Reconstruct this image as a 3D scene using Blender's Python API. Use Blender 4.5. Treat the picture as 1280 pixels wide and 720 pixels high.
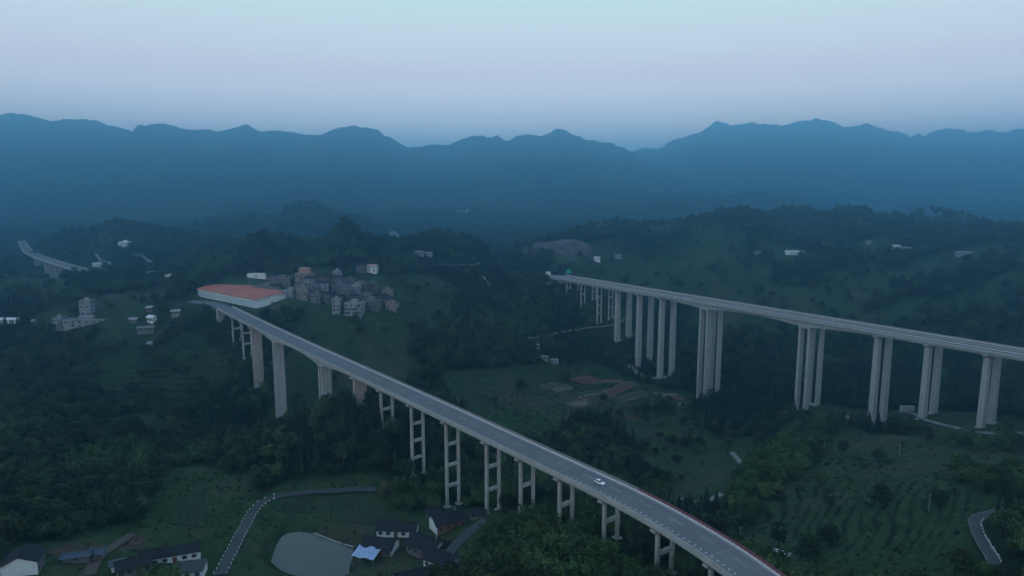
import bpy, math, random
import numpy as np
from mathutils import Vector, Matrix
random.seed(11); RNG = np.random.default_rng(11)
for o in list(bpy.data.objects): bpy.data.objects.remove(o)
scene = bpy.context.scene
COL = scene.collection
# ---------------------------------------------------------------- camera (a drone hovering 160 m above datum)
cam_d = bpy.data.cameras.new('camera'); cam = bpy.data.objects.new('camera', cam_d); COL.objects.link(cam)
cam.location = (0, 0, 160); cam.rotation_euler = (math.radians(90-8.5), 0, 0)
cam_d.sensor_width = 36; cam_d.lens = 24.0; cam_d.clip_start = 1; cam_d.clip_end = 30000
scene.camera = cam
# ---------------------------------------------------------------- sky: clear dusk, the sun just below the hills behind the camera
world = bpy.data.worlds.new('World'); scene.world = world; world.use_nodes = True
nt = world.node_tree; nt.nodes.clear()
def N(t, kind, **kw):
    n = t.nodes.new(kind)
    for k, v in kw.items(): setattr(n, k, v)
    return n
sky = N(nt, 'ShaderNodeTexSky', sky_type='NISHITA', sun_disc=False)
sky.sun_elevation = math.radians(1.0); sky.sun_rotation = math.radians(200); sky.altitude = 600
tc = N(nt, 'ShaderNodeTexCoord'); sx = N(nt, 'ShaderNodeSeparateXYZ'); nt.links.new(tc.outputs['Generated'], sx.inputs[0])
ramp = N(nt, 'ShaderNodeValToRGB'); nt.links.new(sx.outputs[2], ramp.inputs[0])
SKY = [(0.0, (.95, .78, .68)), (.08, (1.0, .80, .70)), (.155, (.66, .515, .475)), (.257, (.44, .51, .42)), (.4, (.315, .41, .445)), (.6, (.25, .35, .445)), (1.0, (.192, .29, .425))]
er = ramp.color_ramp
while len(er.elements) < len(SKY): er.elements.new(.5)
for e, (p, c) in zip(er.elements, SKY): e.position = p; e.color = (*c, 1)
bg1 = N(nt, 'ShaderNodeBackground'); bg1.inputs[1].default_value = .06; nt.links.new(sky.outputs[0], bg1.inputs[0])
bg2 = N(nt, 'ShaderNodeBackground'); bg2.inputs[1].default_value = 1.95; nt.links.new(ramp.outputs[0], bg2.inputs[0])
add = N(nt, 'ShaderNodeAddShader'); wo = N(nt, 'ShaderNodeOutputWorld')
nt.links.new(bg1.outputs[0], add.inputs[0]); nt.links.new(bg2.outputs[0], add.inputs[1]); nt.links.new(add.outputs[0], wo.inputs[0])
# the western afterglow behind the camera, very soft
sun_d = bpy.data.lights.new('sun', 'SUN'); sun = bpy.data.objects.new('sun', sun_d); COL.objects.link(sun)
sun_d.energy = .45; sun_d.angle = math.radians(60); sun_d.color = (1.0, .9, .86)
sun.rotation_euler = (math.radians(62), 0, math.radians(-30))
# ---------------------------------------------------------------- exposure and sampling
vs = scene.view_settings; vs.view_transform = 'Standard'; vs.look = 'None'; vs.exposure = 0; vs.gamma = 1
scene.render.engine = 'CYCLES'; cy = scene.cycles
cy.use_denoising = True; cy.use_adaptive_sampling = True; cy.adaptive_threshold = .015
cy.max_bounces = 5; cy.diffuse_bounces = 3; cy.glossy_bounces = 2; cy.volume_bounces = 2; cy.transparent_max_bounces = 4
HAZE_DENSITY = .00053; HAZE_COLOR = (.27, .665, .99)
# ---------------------------------------------------------------- surveyed positions (metres; x east, y north, z up)
CONTROLS = [(-45.5, 259.5, 21.0),(-28.6, 238.5, 21.0),(-80.4, 256.0, 16.0),(-74.5, 284.7, 17.0),(-115.7, 300.5, 17.0),(-106.4, 233.8, 19.0),(-143.5, 232.6, 26.0),(-169.8, 218.8, 31.0),(-125.1, 242.4, 22.0),(-155.9, 306.8, 18.0),(-211.0, 315.8, 18.0),(-264.2, 346.9, 22.0),(-332.5, 472.7, 14.0),(-278.1, 500.2, 18.0),(-162.7, 389.6, 5.0),(-215.5, 466.6, 10.0),(-407.9, 547.2, 25.0),(-322.4, 549.2, 38.0),(-366.1, 576.5, 46.0),(-447.0, 589.5, 42.0),(-290.9, 573.9, 50.0),(-452.7, 656.8, 50.0),(-403.5, 709.3, 54.0),(-275.1, 609.0, 58.0),(-210.8, 553.2, 60.0),(-208.1, 604.2, 61.0),(-139.3, 557.0, 60.0),(-114.2, 564.8, 62.0),(-202.8, 714.7, 66.0),(-151.8, 714.4, 72.0),(-176.2, 715.3, 104.0),(-262.8, 720.8, 90.0),(-246.8, 806.1, 76.0),(-89.7, 804.7, 97.0),(-140.4, 796.8, 92.0),(-115.7, 698.2, 64.0),(-346.3, 752.4, 70.0),(-57.2, 811.7, 85.0),(-58.0, 606.9, 40.0),(-49.8, 517.3, 26.0),(-18.6, 785.5, 52.0),(-30.4, 637.2, 34.0),(-26.9, 559.4, 22.0),(0.0, 455.0, 8.0),(50.9, 524.5, -2.0),(36.8, 611.0, 4.0),(16.9, 708.0, 20.0),(17.9, 755.6, 38.0),(47.2, 798.4, 55.0),(82.6, 522.6, -8.0),(4.6, 377.0, 10.0),(-17.1, 965.1, 56.0),(-51.1, 1085.6, 52.0),(50.2, 855.6, 90.0),(89.8, 871.2, 102.0),(148.0, 970.8, 84.0),(12.0, 1017.3, 66.0),(162.7, 863.7, 70.0),(98.7, 836.0, 60.0),(127.8, 399.3, -4.0),(86.2, 314.9, 6.0),(78.1, 397.1, 2.0),(146.3, 397.1, 2.0),(168.9, 382.0, 8.0),(127.1, 451.4, -8.0),(110.5, 306.8, 14.0),(156.0, 273.1, 30.0),(130.8, 261.8, 25.0),(108.2, 238.9, 24.0),(156.7, 208.4, 47.0),(204.3, 257.9, 44.0),(141.2, 175.0, 58.0),(132.4, 205.9, 40.0),(204.3, 306.8, 30.0),(200.0, 353.7, 17.0),(113.2, 283.2, 14.0),(361.0, 657.5, 30.0),(456.6, 627.1, 36.0),(279.6, 648.3, 16.0),(218.7, 702.3, 4.0),(309.8, 727.3, 60.0),(486.2, 735.7, 72.0),(517.8, 684.9, 74.0),(219.1, 774.1, 72.0),(260.3, 785.5, 52.0),(304.2, 947.8, 119.0),(258.9, 922.1, 104.0),(366.2, 978.6, 104.0),(435.2, 928.7, 96.0),(542.1, 1007.4, 100.0),(682.2, 1042.3, 104.0),(816.2, 1074.9, 106.0),(613.7, 817.5, 96.0),(504.3, 843.0, 94.0),(-528.6, 844.1, 52.0),(-497.8, 860.1, 52.0),(-431.0, 828.7, 52.0),(-700.3, 1047.4, 78.0),(-670.1, 1098.5, 74.0),(-589.2, 1045.6, 72.0),(-432.0, 862.0, 62.0),(-869.4, 1186.1, 4.0),(-862.9, 1070.6, 0.0),(-511.5, 944.9, 66.0),(-621.0, 905.0, 42.0),(-590.0, 875.0, 44.0),(-560.0, 850.0, 50.0),(-683.0, 972.0, 36.0),(-650.0, 935.0, 40.0),(-60.0, 324.0, 32.0),(-60.0, 60.0, 30.0),(60.0, 60.0, 58.0),(0.0, -200.0, 60.0),(-400.0, 100.0, 40.0),(300.0, 100.0, 70.0),(500.0, 300.0, 60.0),(84.0, 120.0, 54.0),(-150.0, 150.0, 30.0),(-300.0, 250.0, 35.0),(250.0, 250.0, 55.0),(-600.0, -400.0, 60.0),(600.0, -400.0, 80.0),(-700.0, 400.0, 30.0),(800.0, 600.0, 70.0),(0.0, 100.0, 42.0),(75.0, 140.0, 53.0),(110.0, 170.0, 48.0),(40.0, 185.0, 44.0),(-219.2, 534.1, 36.7),(-203.1, 513.7, 32.2),(-188.7, 495.4, 15.899999999999999),(-159.8, 458.7, -9.6),(-111.2, 397.3, 25.3),(-82.1, 360.3, 41.8),(-64.1, 337.6, 37.8),(-45.7, 314.3, 21.9),(-26.7, 290.2, 16.5),(-8.2, 266.7, 25.7),(5.6, 249.3, 35.4),(19.6, 231.5, 36.5),(33.5, 213.9, 42.3),(50.0, 196.0, 40.8),(60.0, 177.0, 47.6),(67.7, 734.3, 46.7),(81.4, 715.4, 38.5),(96.1, 694.9, 20.9),(111.7, 673.4, 8.0),(128.8, 649.6, -13.9),(145.4, 626.6, -18.7),(174.3, 586.6, -26.3),(229.0, 510.7, -8.7),(260.3, 467.4, -7.4),(279.3, 441.0, 8.8),(299.1, 413.5, 10.8),(316.9, 388.9, 12.3)]
SITE = {'lane_left': [(-106.9, 231.5), (-109.3, 248.1), (-113.0, 269.7), (-115.9, 289.1), (-112.9, 298.0), (-101.9, 298.5), (-84.7, 296.6), (-62.8, 297.7)], 'lane_right': [(178.1, 226.3), (170.1, 225.5), (164.7, 226.8), (159.8, 222.0), (153.7, 210.6), (142.7, 191.6), (132.6, 173.6)], 'track_mid': [(81.5, 315.3), (87.1, 307.0), (92.9, 304.8), (100.5, 309.0)], 'track_dell': [(134.7, 398.3), (128.7, 370.6), (123.7, 348.1)], 'gravel_road': [(112.1, 636.6), (118.4, 624.4), (128.5, 617.5), (147.2, 624.3)], 'pier_track': [(285.1, 469.6), (268.8, 431.6), (272.7, 417.2), (278.1, 406.0)], 'pier_track_far': [(277.6, 397.9), (290.1, 391.6), (309.6, 395.7)], 'wood_road': [(15.3, 639.5), (47.7, 664.0), (85.5, 680.6), (108.8, 689.6), (128.7, 709.8)], 'ridge_path': [(-99.4, 726.4), (-83.5, 744.7), (-63.0, 763.0), (-37.3, 790.0)], 'slope_steps': [(-32.9, 772.4), (-29.0, 767.0), (-24.3, 760.8)], 'yard_lane': [(-10.4, 252.6), (-15.6, 249.1), (-21.9, 242.4), (-26.3, 226.2)], 'yard_path': [(-146.0, 218.6), (-150.0, 228.9), (-150.6, 238.6), (-150.6, 253.0)], 'far_road_a': [(-591.1, 934.0), (-542.4, 891.5), (-510.5, 878.2)], 'far_road_b': [(-497.1, 876.7), (-404.1, 760.0), (-352.0, 704.0)], 'far_road_c': [(-452.0, 870.4), (-388.3, 787.2)], 'far_road_d': [(-516.4, 929.8), (-494.9, 913.7), (-468.1, 886.2)], 'far_road_e': [(-595.5, 973.2), (-544.3, 914.3), (-526.9, 892.8)], 'side_gravel': [(243.6, 492.2), (247.9, 486.1), (250.4, 476.7)], 'pond': [(-94.7, 249.1), (-96.4, 258.5), (-97.2, 267.7), (-95.8, 271.6), (-90.8, 273.0), (-84.1, 271.0), (-76.7, 266.2), (-69.6, 262.0), (-64.1, 259.4), (-63.2, 252.8), (-62.9, 244.8), (-61.1, 238.6), (-62.7, 234.2), (-66.4, 230.4), (-73.5, 232.6), (-81.5, 239.1), (-88.7, 242.7)], 'clear_lawn': [(-189.5, 353.4), (-154.4, 328.9), (-132.9, 315.8), (-121.3, 297.5), (-117.8, 269.0), (-112.9, 240.9), (-125.4, 249.7), (-147.5, 256.1), (-157.8, 288.3)], 'clear_village': [(-109.3, 228.3), (-117.2, 269.1), (-117.7, 295.8), (-109.0, 303.0), (-60.0, 302.7), (-34.7, 293.6), (-13.7, 275.3), (-5.5, 245.4), (-11.8, 234.9), (-17.3, 210.3)], 'clear_yard': [(-171.1, 211.1), (-186.4, 231.7), (-174.3, 239.3), (-160.9, 257.3), (-140.7, 255.3), (-115.5, 246.8), (-108.5, 228.5)], 'clear_terrace': [(-336.3, 539.3), (-287.4, 545.7), (-241.9, 546.2), (-219.1, 504.4), (-218.7, 461.2), (-259.2, 453.0), (-300.5, 477.2)], 'clear_fields': [(-52.0, 506.4), (0.0, 570.3), (36.8, 609.9), (89.5, 617.7), (117.1, 604.5), (172.4, 591.7), (154.6, 564.8), (87.4, 512.4), (40.1, 469.9), (24.8, 404.8), (4.9, 396.4), (-17.2, 471.7)], 'clear_hill': [(164.7, 372.5), (227.6, 443.1), (218.2, 371.1), (228.8, 332.6), (236.7, 300.5), (176.6, 217.9), (165.4, 232.7), (134.0, 189.9), (121.7, 178.1), (88.9, 195.1), (86.2, 228.3), (104.5, 289.1), (130.1, 318.7)], 'clear_town': [(-124.2, 656.7), (-70.4, 744.7), (-45.2, 764.4), (-60.6, 636.2), (-82.5, 576.2), (-107.1, 561.2)], 'clear_piers': [(222.3, 522.2), (256.0, 500.5), (295.0, 484.5), (327.0, 418.5), (265.0, 337.5), (245.0, 408.5), (240.4, 468.5), (212.1, 497.2)], 'clear_dell': [(122.1, 414.0), (143.7, 403.3), (118.8, 325.5), (98.0, 303.3), (77.3, 302.9), (86.1, 330.7)], 'clear_townsite': [(-278.8, 586.0), (-299.2, 648.2), (-262.2, 672.9), (-144.5, 721.2), (-122.9, 658.1), (-107.6, 564.3), (-131.9, 553.1), (-195.0, 555.3), (-208.3, 549.4)], 'clear_south': [(-47.9, 494.2), (0.0, 491.3), (28.3, 463.8), (13.9, 376.8), (-18.1, 369.8)], 'clear_left2': [(-426.3, 595.7), (-368.8, 608.0), (-275.5, 578.5), (-256.2, 556.9), (-318.6, 543.3), (-391.4, 563.9)], 'conifers': [(-155.1, 471.1), (-109.3, 474.3), (-66.1, 453.4), (-40.9, 332.8), (-53.1, 306.5), (-82.9, 304.4), (-106.5, 320.0)], 'conifers2': [(5.0, 405.1), (46.0, 471.6), (99.9, 453.5), (89.1, 342.9), (50.6, 270.5), (32.5, 327.9), (8.8, 358.3)], 'bamboo': [(-17.4, 252.9), (0.0, 252.2), (18.5, 247.9), (36.9, 246.4), (41.8, 207.7), (28.7, 189.2), (-21.6, 213.1)], 'bamboo2': [(-59.5, 300.0), (-38.2, 308.4), (-26.1, 300.7), (-33.4, 282.2), (-52.6, 281.4)], 'bamboo3': [(180.5, 460.9), (221.5, 465.0), (178.3, 362.8), (129.1, 306.3), (108.8, 302.2), (123.6, 358.2)], 'houses': {'H1': (-46.1, 257.7), 'H2': (-26.1, 260.8), 'H2b': (-32.6, 275.4), 'H3': (-50.8, 246.2), 'H3t': (-54.7, 240.9), 'H4': (-32.8, 244.0), 'H5': (-26.0, 243.2), 'H6': (-24.9, 226.7), 'H7': (-32.5, 213.9), 'H8': (-14.1, 263.3), 'B1': (-167.2, 216.9), 'B2': (-155.5, 227.2), 'B3': (-150.5, 230.6), 'B4': (-134.3, 225.1), 'B4b': (-139.6, 224.6), 'B5': (-126.9, 236.5), 'B6': (-116.7, 229.6), 'SH': (94.0, 222.0), 'MC': (-361.0, 568.2), 'L1': (-443.1, 587.1), 'L2': (-410.8, 578.9), 'S1': (-307.7, 544.8), 'S2': (-299.0, 546.9), 'S3': (-299.4, 557.3), 'S4': (-283.4, 565.8), 'S5': (-313.4, 556.0), 'S6': (-307.3, 570.7), 'S7': (-288.6, 532.1)}, 'town': {'T1': (-245.6, 655.2), 'T2': (-224.4, 616.3), 'T3': (-211.2, 623.3), 'T4': (-188.8, 617.9), 'T5': (-178.9, 576.9), 'T6': (-174.3, 592.1), 'T7': (-166.8, 595.7), 'T8': (-161.5, 625.8), 'T9': (-154.8, 604.0), 'T10': (-136.3, 611.2), 'T11': (-158.7, 580.5), 'T12': (-145.8, 558.8), 'T13': (-130.2, 557.2), 'T14': (-118.6, 569.3), 'T15': (-145.6, 655.8), 'T16': (-135.6, 660.0), 'T17': (-196.7, 591.7), 'T18': (-214.7, 613.5), 'T19': (-144.1, 585.5), 'T20': (-170.8, 611.0), 'T21': (-166.9, 575.5), 'T22': (-223.1, 634.4), 'T23': (-149.2, 620.2)}, 'hall': [(-211.7, 555.8), (-202.3, 577.1), (-287.9, 617.9)], 'far_b': {'F1': (349.2, 840.9), 'F2': (463.6, 825.2), 'F3': (467.9, 812.3), 'F4': (502.3, 756.8), 'F5': (107.4, 859.8), 'F6': (135.6, 872.6), 'F7': (-775.7, 2311.3), 'F8': (-809.7, 2299.8), 'F9': (-903.6, 2250.5), 'F10': (-451.3, 2275.8), 'F11': (-173.8, 2257.6), 'F12': (-147.9, 2265.3), 'F13': (4258.2, 6056.4), 'F14': (-102.7, 752.0), 'F15': (-93.6, 757.9), 'F16': (-566.4, 998.4), 'F17': (-559.0, 916.7), 'F18': (-346.6, 689.5), 'F19': (-381.2, 746.7), 'F20': (442.4, 846.8), 'F21': (308.7, 857.2), 'F22': (-304.3, 1605.0), 'F23': (-2.9, 835.0), 'F24': (493.7, 5303.5), 'F25': (245.3, 869.7), 'F26': (407.5, 889.9)}, 'red_truck': (-519.1, 880.5), 'site': (34.0, 614.4), 'culvert': (290.9, 481.4), 'tank': (186.3, 331.9), 'poles': [(171.5, 357.7), (196.5, 330.0), (159.2, 245.3), (88.2, 246.6), (114.0, 534.8), (85.5, 528.2), (42.2, 454.7)], 'fields': {'f1': [(51.2, 588.1), (69.1, 602.2), (80.2, 591.7), (63.6, 583.2)], 'f2': [(67.2, 584.6), (83.5, 595.2), (98.3, 602.1), (97.7, 593.5), (73.5, 577.5)], 'f3': [(32.3, 532.8), (48.5, 555.8), (49.6, 545.2), (35.8, 527.2)], 'f4': [(50.2, 530.6), (72.7, 571.0), (79.4, 569.1), (55.5, 525.1)], 'f5': [(77.8, 573.1), (96.2, 588.6), (104.8, 584.3), (82.1, 564.0)], 'f6': [(59.4, 525.5), (86.1, 567.4), (88.5, 560.2), (64.3, 518.6)], 'f7': [(85.3, 561.7), (113.2, 583.5), (120.0, 581.6), (90.5, 551.6)], 'f8': [(41.4, 501.1), (55.7, 521.2), (60.8, 510.3), (46.9, 494.6)], 'f9': [(127.0, 588.1), (147.2, 591.7), (151.6, 580.3), (136.9, 574.9)], 'f10': [(134.2, 563.2), (148.8, 569.2), (152.9, 555.8), (137.2, 541.8)], 'f11': [(21.3, 533.5), (41.1, 566.5), (45.7, 555.4), (27.0, 531.0)], 'f12': [(96.9, 593.2), (109.6, 603.9), (115.8, 597.8), (103.5, 585.4)]}, 'bright1': [(94.1, 290.4), (122.3, 341.4), (185.5, 438.9), (230.3, 471.5), (197.3, 390.7), (146.7, 325.3), (118.2, 292.2), (95.2, 266.8)], 'bright2': [(212.2, 313.4), (203.8, 279.8), (206.6, 257.8), (184.7, 229.1), (180.6, 253.2), (184.5, 271.0)], 'crops': [[(-106.0, 285.5), (-105.9, 296.0), (-89.1, 294.0), (-89.0, 283.3)], [(-85.1, 279.5), (-86.1, 293.8), (-64.9, 293.7), (-55.0, 268.1)], [(-142.5, 266.3), (-152.3, 293.1), (-138.0, 293.6), (-127.9, 265.6)]], 'quarry': (51.1, 871.0), 'right_piers': [-532.6, -507.4, -480.8, -451.5, -423.2, -373.8, -280.2, -226.8, -194.3, -160.4], 'left_piers': [(-219.2, 534.1), (-203.1, 513.7), (-188.7, 495.4), (-159.8, 458.7), (-111.2, 397.3), (-82.1, 360.3), (-64.1, 337.6), (-45.7, 314.3), (-26.7, 290.2), (-8.2, 266.7), (5.6, 249.3), (19.6, 231.5), (33.5, 213.9)], 'far_viaduct': [(-887.0, 1233.3), (-811.5, 1132.8), (-746.1, 1047.2), (-682.9, 973.6), (-621.4, 909.4), (-553.8, 844.4), (-495.1, 787.9)]}
RIDGE_A = [(-3333, 416.6, 2750), (-3002, 452.3, 2799), (-2726, 424.9, 2839), (-2433, 451.1, 2879), (-2257, 430.9, 2904), (-2135, 445.5, 2920), (-2074, 449.5, 2928), (-1999, 427.6, 2938), (-1907, 418.8, 2950), (-1829, 426.3, 2960), (-1750, 420.6, 2970), (-1673, 394.8, 2981), (-1579, 372.3, 2993), (-1529, 392.9, 2999), (-1464, 403.6, 3007), (-1400, 390.8, 3015), (-1302, 384.9, 3027), (-1235, 385.5, 3035), (-1185, 396.2, 3041), (-1144, 406.8, 3046), (-1102, 390.1, 3051), (-1052, 382.0, 3057), (-984, 387.8, 3065), (-924, 378.0, 3073), (-848, 378.6, 3082), (-796, 399.8, 3088), (-710, 414.4, 3098), (-641, 404.7, 3106), (-572, 373.9, 3114), (-468, 321.9, 3126), (-396, 340.0, 3134), (-361, 343.8, 3138), (-289, 337.2, 3146), (-235, 358.8, 3152), (-181, 376.9, 3158), (-134, 377.3, 3164), (-105, 366.8, 3167), (-73, 384.9, 3171), (-29, 363.8, 3175), (18, 374.9, 3181), (73, 386.0, 3187), (128, 372.1, 3193), (209, 408.6, 3202), (276, 380.4, 3209), (351, 355.6, 3217), (464, 338.2, 3229), (560, 302.1, 3239), (656, 262.1, 3249), (793, 206.7, 3264), (952, 131.8, 3280), (1154, 47.9, 3300)]
RIDGE_C = [(-96, -0.5, 2050), (48, 37.1, 2063), (145, 75.2, 2072), (242, 103.7, 2081), (340, 122.8, 2090), (439, 142.0, 2099), (538, 151.6, 2108), (639, 134.5, 2117), (715, 139.3, 2123), (791, 144.2, 2130), (895, 117.0, 2139), (1027, 86.9, 2150), (1159, 81.6, 2161), (1290, 101.3, 2172), (1479, 85.7, 2188), (1640, 103.0, 2201), (1917, 84.5, 2223), (2252, 101.8, 2250)]
RIDGE_B = [(-190, 124.8, 4100), (189, 241.8, 4085), (470, 311.1, 4075), (702, 352.2, 4065), (748, 370.5, 4064), (804, 370.4, 4061), (841, 365.7, 4060), (955, 415.8, 4055), (1069, 438.2, 4051), (1181, 501.4, 4046), (1260, 474.0, 4043), (1364, 496.3, 4039), (1456, 482.4, 4035), (1593, 482.0, 4030), (1660, 504.3, 4027), (1772, 517.4, 4023), (1863, 508.1, 4019), (1933, 471.9, 4016), (2000, 476.2, 4014), (2067, 489.4, 4011), (2159, 457.7, 4007), (2227, 453.0, 4005), (2335, 398.8, 4000), (2407, 443.5, 3997), (2495, 465.7, 3994), (2609, 438.5, 3989), (2688, 451.7, 3986), (2765, 433.6, 3983), (2838, 455.7, 3980), (2917, 464.3, 3976), (3140, 441.4, 3967), (3441, 493.7, 3955), (3881, 456.9, 3936), (4308, 481.8, 3918), (4742, 436.6, 3900)]
TERRACES = [(SITE['clear_hill'], 1.7), (SITE['clear_terrace'], 2.4), (SITE['clear_south'], 1.3), (SITE['clear_town'], 1.6), (SITE['clear_fields'], .9)]
FLATS = [(SITE['pond'], 13.2, 5.0), ([(-212, 556), (-200, 600), (-282, 622), (-296, 585)], 60.0, 14), ([(62, 775), (38, 748), (4, 792), (-25, 833), (-66, 980), (-24, 990), (6, 853), (34, 812)], 53.0, 13)]
# knolls beyond the valley: x, y, half widths, height
HILLS = [(-440, 1480, 110, 90, 62), (-330, 1420, 60, 60, 38), (-640, 1560, 120, 90, 40), (335, 1000, 42, 60, 24), (300, 985, 22, 40, 14), (450, 1090, 40, 60, 10), (560, 1120, 34, 60, 13), (700, 1130, 48, 60, 16), (800, 1180, 36, 60, 14), (900, 1250, 90, 70, 26), (1150, 1400, 140, 90, 36), (-178, 735, 50, 40, 3), (-262, 735, 24, 28, 7), (-120, 760, 30, 30, 6), (-80, 790, 26, 30, 8), (100, 940, 28, 30, 8), (-560, 1060, 60, 40, 14), (-620, 1080, 40, 40, 12), (-2, 770, 22, 18, 9), (-30, 808, 24, 20, 9), (26, 740, 16, 14, 5), (-700, 1250, 120, 90, 18), (-800, 2420, 300, 150, 58), (-250, 2380, 260, 140, 34)]
# ---------------------------------------------------------------- terrain as a height function (metres)
def vnoise(x, y, seed=0):
    xi = np.floor(x).astype(np.int64); yi = np.floor(y).astype(np.int64)
    u = x-xi; v = y-yi
    u = u*u*u*(u*(u*6-15)+10); v = v*v*v*(v*(v*6-15)+10)
    def h(a, b):
        n = (a*374761393 + b*668265263 + seed*974711) & 0x7fffffff
        n = ((n ^ (n >> 13))*1274126177) & 0x7fffffff
        n = (n ^ (n >> 16)) & 0xffff
        return n/32767.5-1.0
    return (h(xi, yi)*(1-u)+h(xi+1, yi)*u)*(1-v)+(h(xi, yi+1)*(1-u)+h(xi+1, yi+1)*u)*v
def fbm(x, y, octv=4, seed=0, gain=.5):
    s = 0; a = 1.0; f = 1.0
    for o in range(octv):
        s = s+a*vnoise(x*f+o*17.3, y*f-o*9.1, seed+o); a *= gain; f *= 2.03
    return s
def ridged(x, y, octv=4, seed=0):
    s = 0; a = .5; f = 1.0
    for o in range(octv):
        s = s+a*(1-np.abs(vnoise(x*f+o*11.7, y*f+o*5.3, seed+o))); a *= .5; f *= 2.1
    return s
def sstep(a, b, x):
    t = np.clip((x-a)/(b-a), 0, 1); return t*t*(3-2*t)
_C = np.array(CONTROLS, float)
def _mq(dx, dy): return np.sqrt(dx*dx+dy*dy+12.0**2)
_A = _mq(_C[:, None, 0]-_C[None, :, 0], _C[:, None, 1]-_C[None, :, 1])
_W = np.linalg.solve(_A-.4*np.eye(len(_C)), _C[:, 2]-30.0)
def seg_dist(x, y, pts):
    """distance to a polyline"""
    d = np.full(np.shape(x), 1e9)
    for (ax, ay), (bx, by) in zip(pts[:-1], pts[1:]):
        vx, vy = bx-ax, by-ay
        t = np.clip(((x-ax)*vx+(y-ay)*vy)/(vx*vx+vy*vy+1e-9), 0, 1)
        d = np.minimum(d, np.hypot(x-ax-t*vx, y-ay-t*vy))
    return d
def inside(x, y, poly):
    """point in polygon"""
    c = np.zeros(np.shape(x), bool)
    n = len(poly)
    for i in range(n):
        x1, y1 = poly[i]; x2, y2 = poly[(i+1) % n]
        if y1 == y2: continue
        k = ((y1 > y) != (y2 > y)) & (x < (x2-x1)*(y-y1)/(y2-y1)+x1)
        c ^= k
    return c
def soft_inside(x, y, poly, w):
    """1 inside a polygon, falling to 0 over w metres outside"""
    d = seg_dist(x, y, list(poly)+[poly[0]])
    return np.where(inside(x, y, poly), 1.0, 1-sstep(0, w, d))
def height(x, y, stamps=True):
    x = np.asarray(x, float); y = np.asarray(y, float)
    sh = x.shape; x = x.ravel(); y = y.ravel()
    z = np.full(x.shape, 30.0)
    for (cx, cy, _), w in zip(_C, _W):
        z += w*_mq(x-cx, y-cy)
    z = np.clip(z, -30, 175)
    r = np.hypot(x, y)
    amp = .35+.65*sstep(300, 700, r)
    amp = amp*(.2+.8*sstep(8, 80, np.minimum(seg_dist(x, y, [(-233, 551), (-43, 311), (36, 211), (76, 128)]), seg_dist(x, y, [(47, 763), (378, 302)]))))
    z = z+amp*((9+8*sstep(650, 900, r))*fbm(x/170, y/170, 3, 5)+2.2*fbm(x/46, y/46, 3, 9))+.35*fbm(x/9, y/9, 2, 21)
    far = sstep(0, 300, r-1000-230*sstep(230, 420, x)-150*sstep(-250, -500, x))
    z = z*(1-far)+far*(46+14*fbm(x/330, y/330, 4, 31))
    for hx, hy, rx, ry, hh in HILLS:
        d2 = ((x-hx)/rx)**2+((y-hy)/ry)**2
        z = z+hh*np.exp(-d2*1.2)*(1+.25*fbm(x/60, y/60, 2, 61))
    out = sstep(2600, 5200, r)
    z = z*(1-out)+35*out
    if stamps:
        for poly, step in TERRACES:
            bb = np.array(poly); m = (x > bb[:, 0].min()-30) & (x < bb[:, 0].max()+30) & (y > bb[:, 1].min()-30) & (y < bb[:, 1].max()+30)
            if not m.any(): continue
            k = soft_inside(x[m], y[m], poly, 14)
            q = (z[m]+.8*vnoise(x[m]/31, y[m]/31, 77))/step; f = q-np.floor(q)
            zt = (np.floor(q)+sstep(.8, 1.0, f))*step
            z[m] = z[m]*(1-.85*k)+zt*.85*k
        for poly, pz, w in FLATS:
            bb = np.array(poly); m = (x > bb[:, 0].min()-w) & (x < bb[:, 0].max()+w) & (y > bb[:, 1].min()-w) & (y < bb[:, 1].max()+w)
            if not m.any(): continue
            k = soft_inside(x[m], y[m], poly, w)
            z[m] = z[m]*(1-k)+pz*k
    return z.reshape(sh)
# ---------------------------------------------------------------- helpers
def MAT(name, col, rough=.85, col2=None, scale=1.0, detail=4, bump=0, bscale=None, metallic=0, coords='Object', mixlo=.35, mixhi=.65, spec=.3):
    m = bpy.data.materials.new(name); m.use_nodes = True; t = m.node_tree; b = t.nodes['Principled BSDF']
    b.inputs['Roughness'].default_value = rough; b.inputs['Metallic'].default_value = metallic; b.inputs['Specular IOR Level'].default_value = spec
    b.inputs['Base Color'].default_value = (*col, 1)
    if col2 or bump:
        c = N(t, 'ShaderNodeTexCoord')
        if coords == 'World':
            g = N(t, 'ShaderNodeNewGeometry'); src = g.outputs['Position']
        else: src = c.outputs[coords]
    if col2:
        n = N(t, 'ShaderNodeTexNoise'); n.inputs['Scale'].default_value = scale; n.inputs['Detail'].default_value = detail; n.inputs['Roughness'].default_value = .6
        t.links.new(src, n.inputs[0])
        r = N(t, 'ShaderNodeMapRange'); r.inputs[1].default_value = mixlo; r.inputs[2].default_value = mixhi; t.links.new(n.outputs[0], r.inputs[0])
        mx = N(t, 'ShaderNodeMix', data_type='RGBA'); mx.inputs[6].default_value = (*col, 1); mx.inputs[7].default_value = (*col2, 1)
        t.links.new(r.outputs[0], mx.inputs[0]); t.links.new(mx.outputs[2], b.inputs['Base Color'])
    if bump:
        n2 = N(t, 'ShaderNodeTexNoise'); n2.inputs['Scale'].default_value = bscale or scale*4; n2.inputs['Detail'].default_value = 5
        t.links.new(src, n2.inputs[0]); bp = N(t, 'ShaderNodeBump'); bp.inputs['Strength'].default_value = bump; bp.inputs['Distance'].default_value = .3
        t.links.new(n2.outputs[0], bp.inputs['Height']); t.links.new(bp.outputs[0], b.inputs['Normal'])
    return m
def tag(o, label=None, cat=None, group=None, kind=None):
    if label: o['label'] = label
    if cat: o['category'] = cat
    if group: o['group'] = group
    if kind: o['kind'] = kind
    return o
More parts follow.
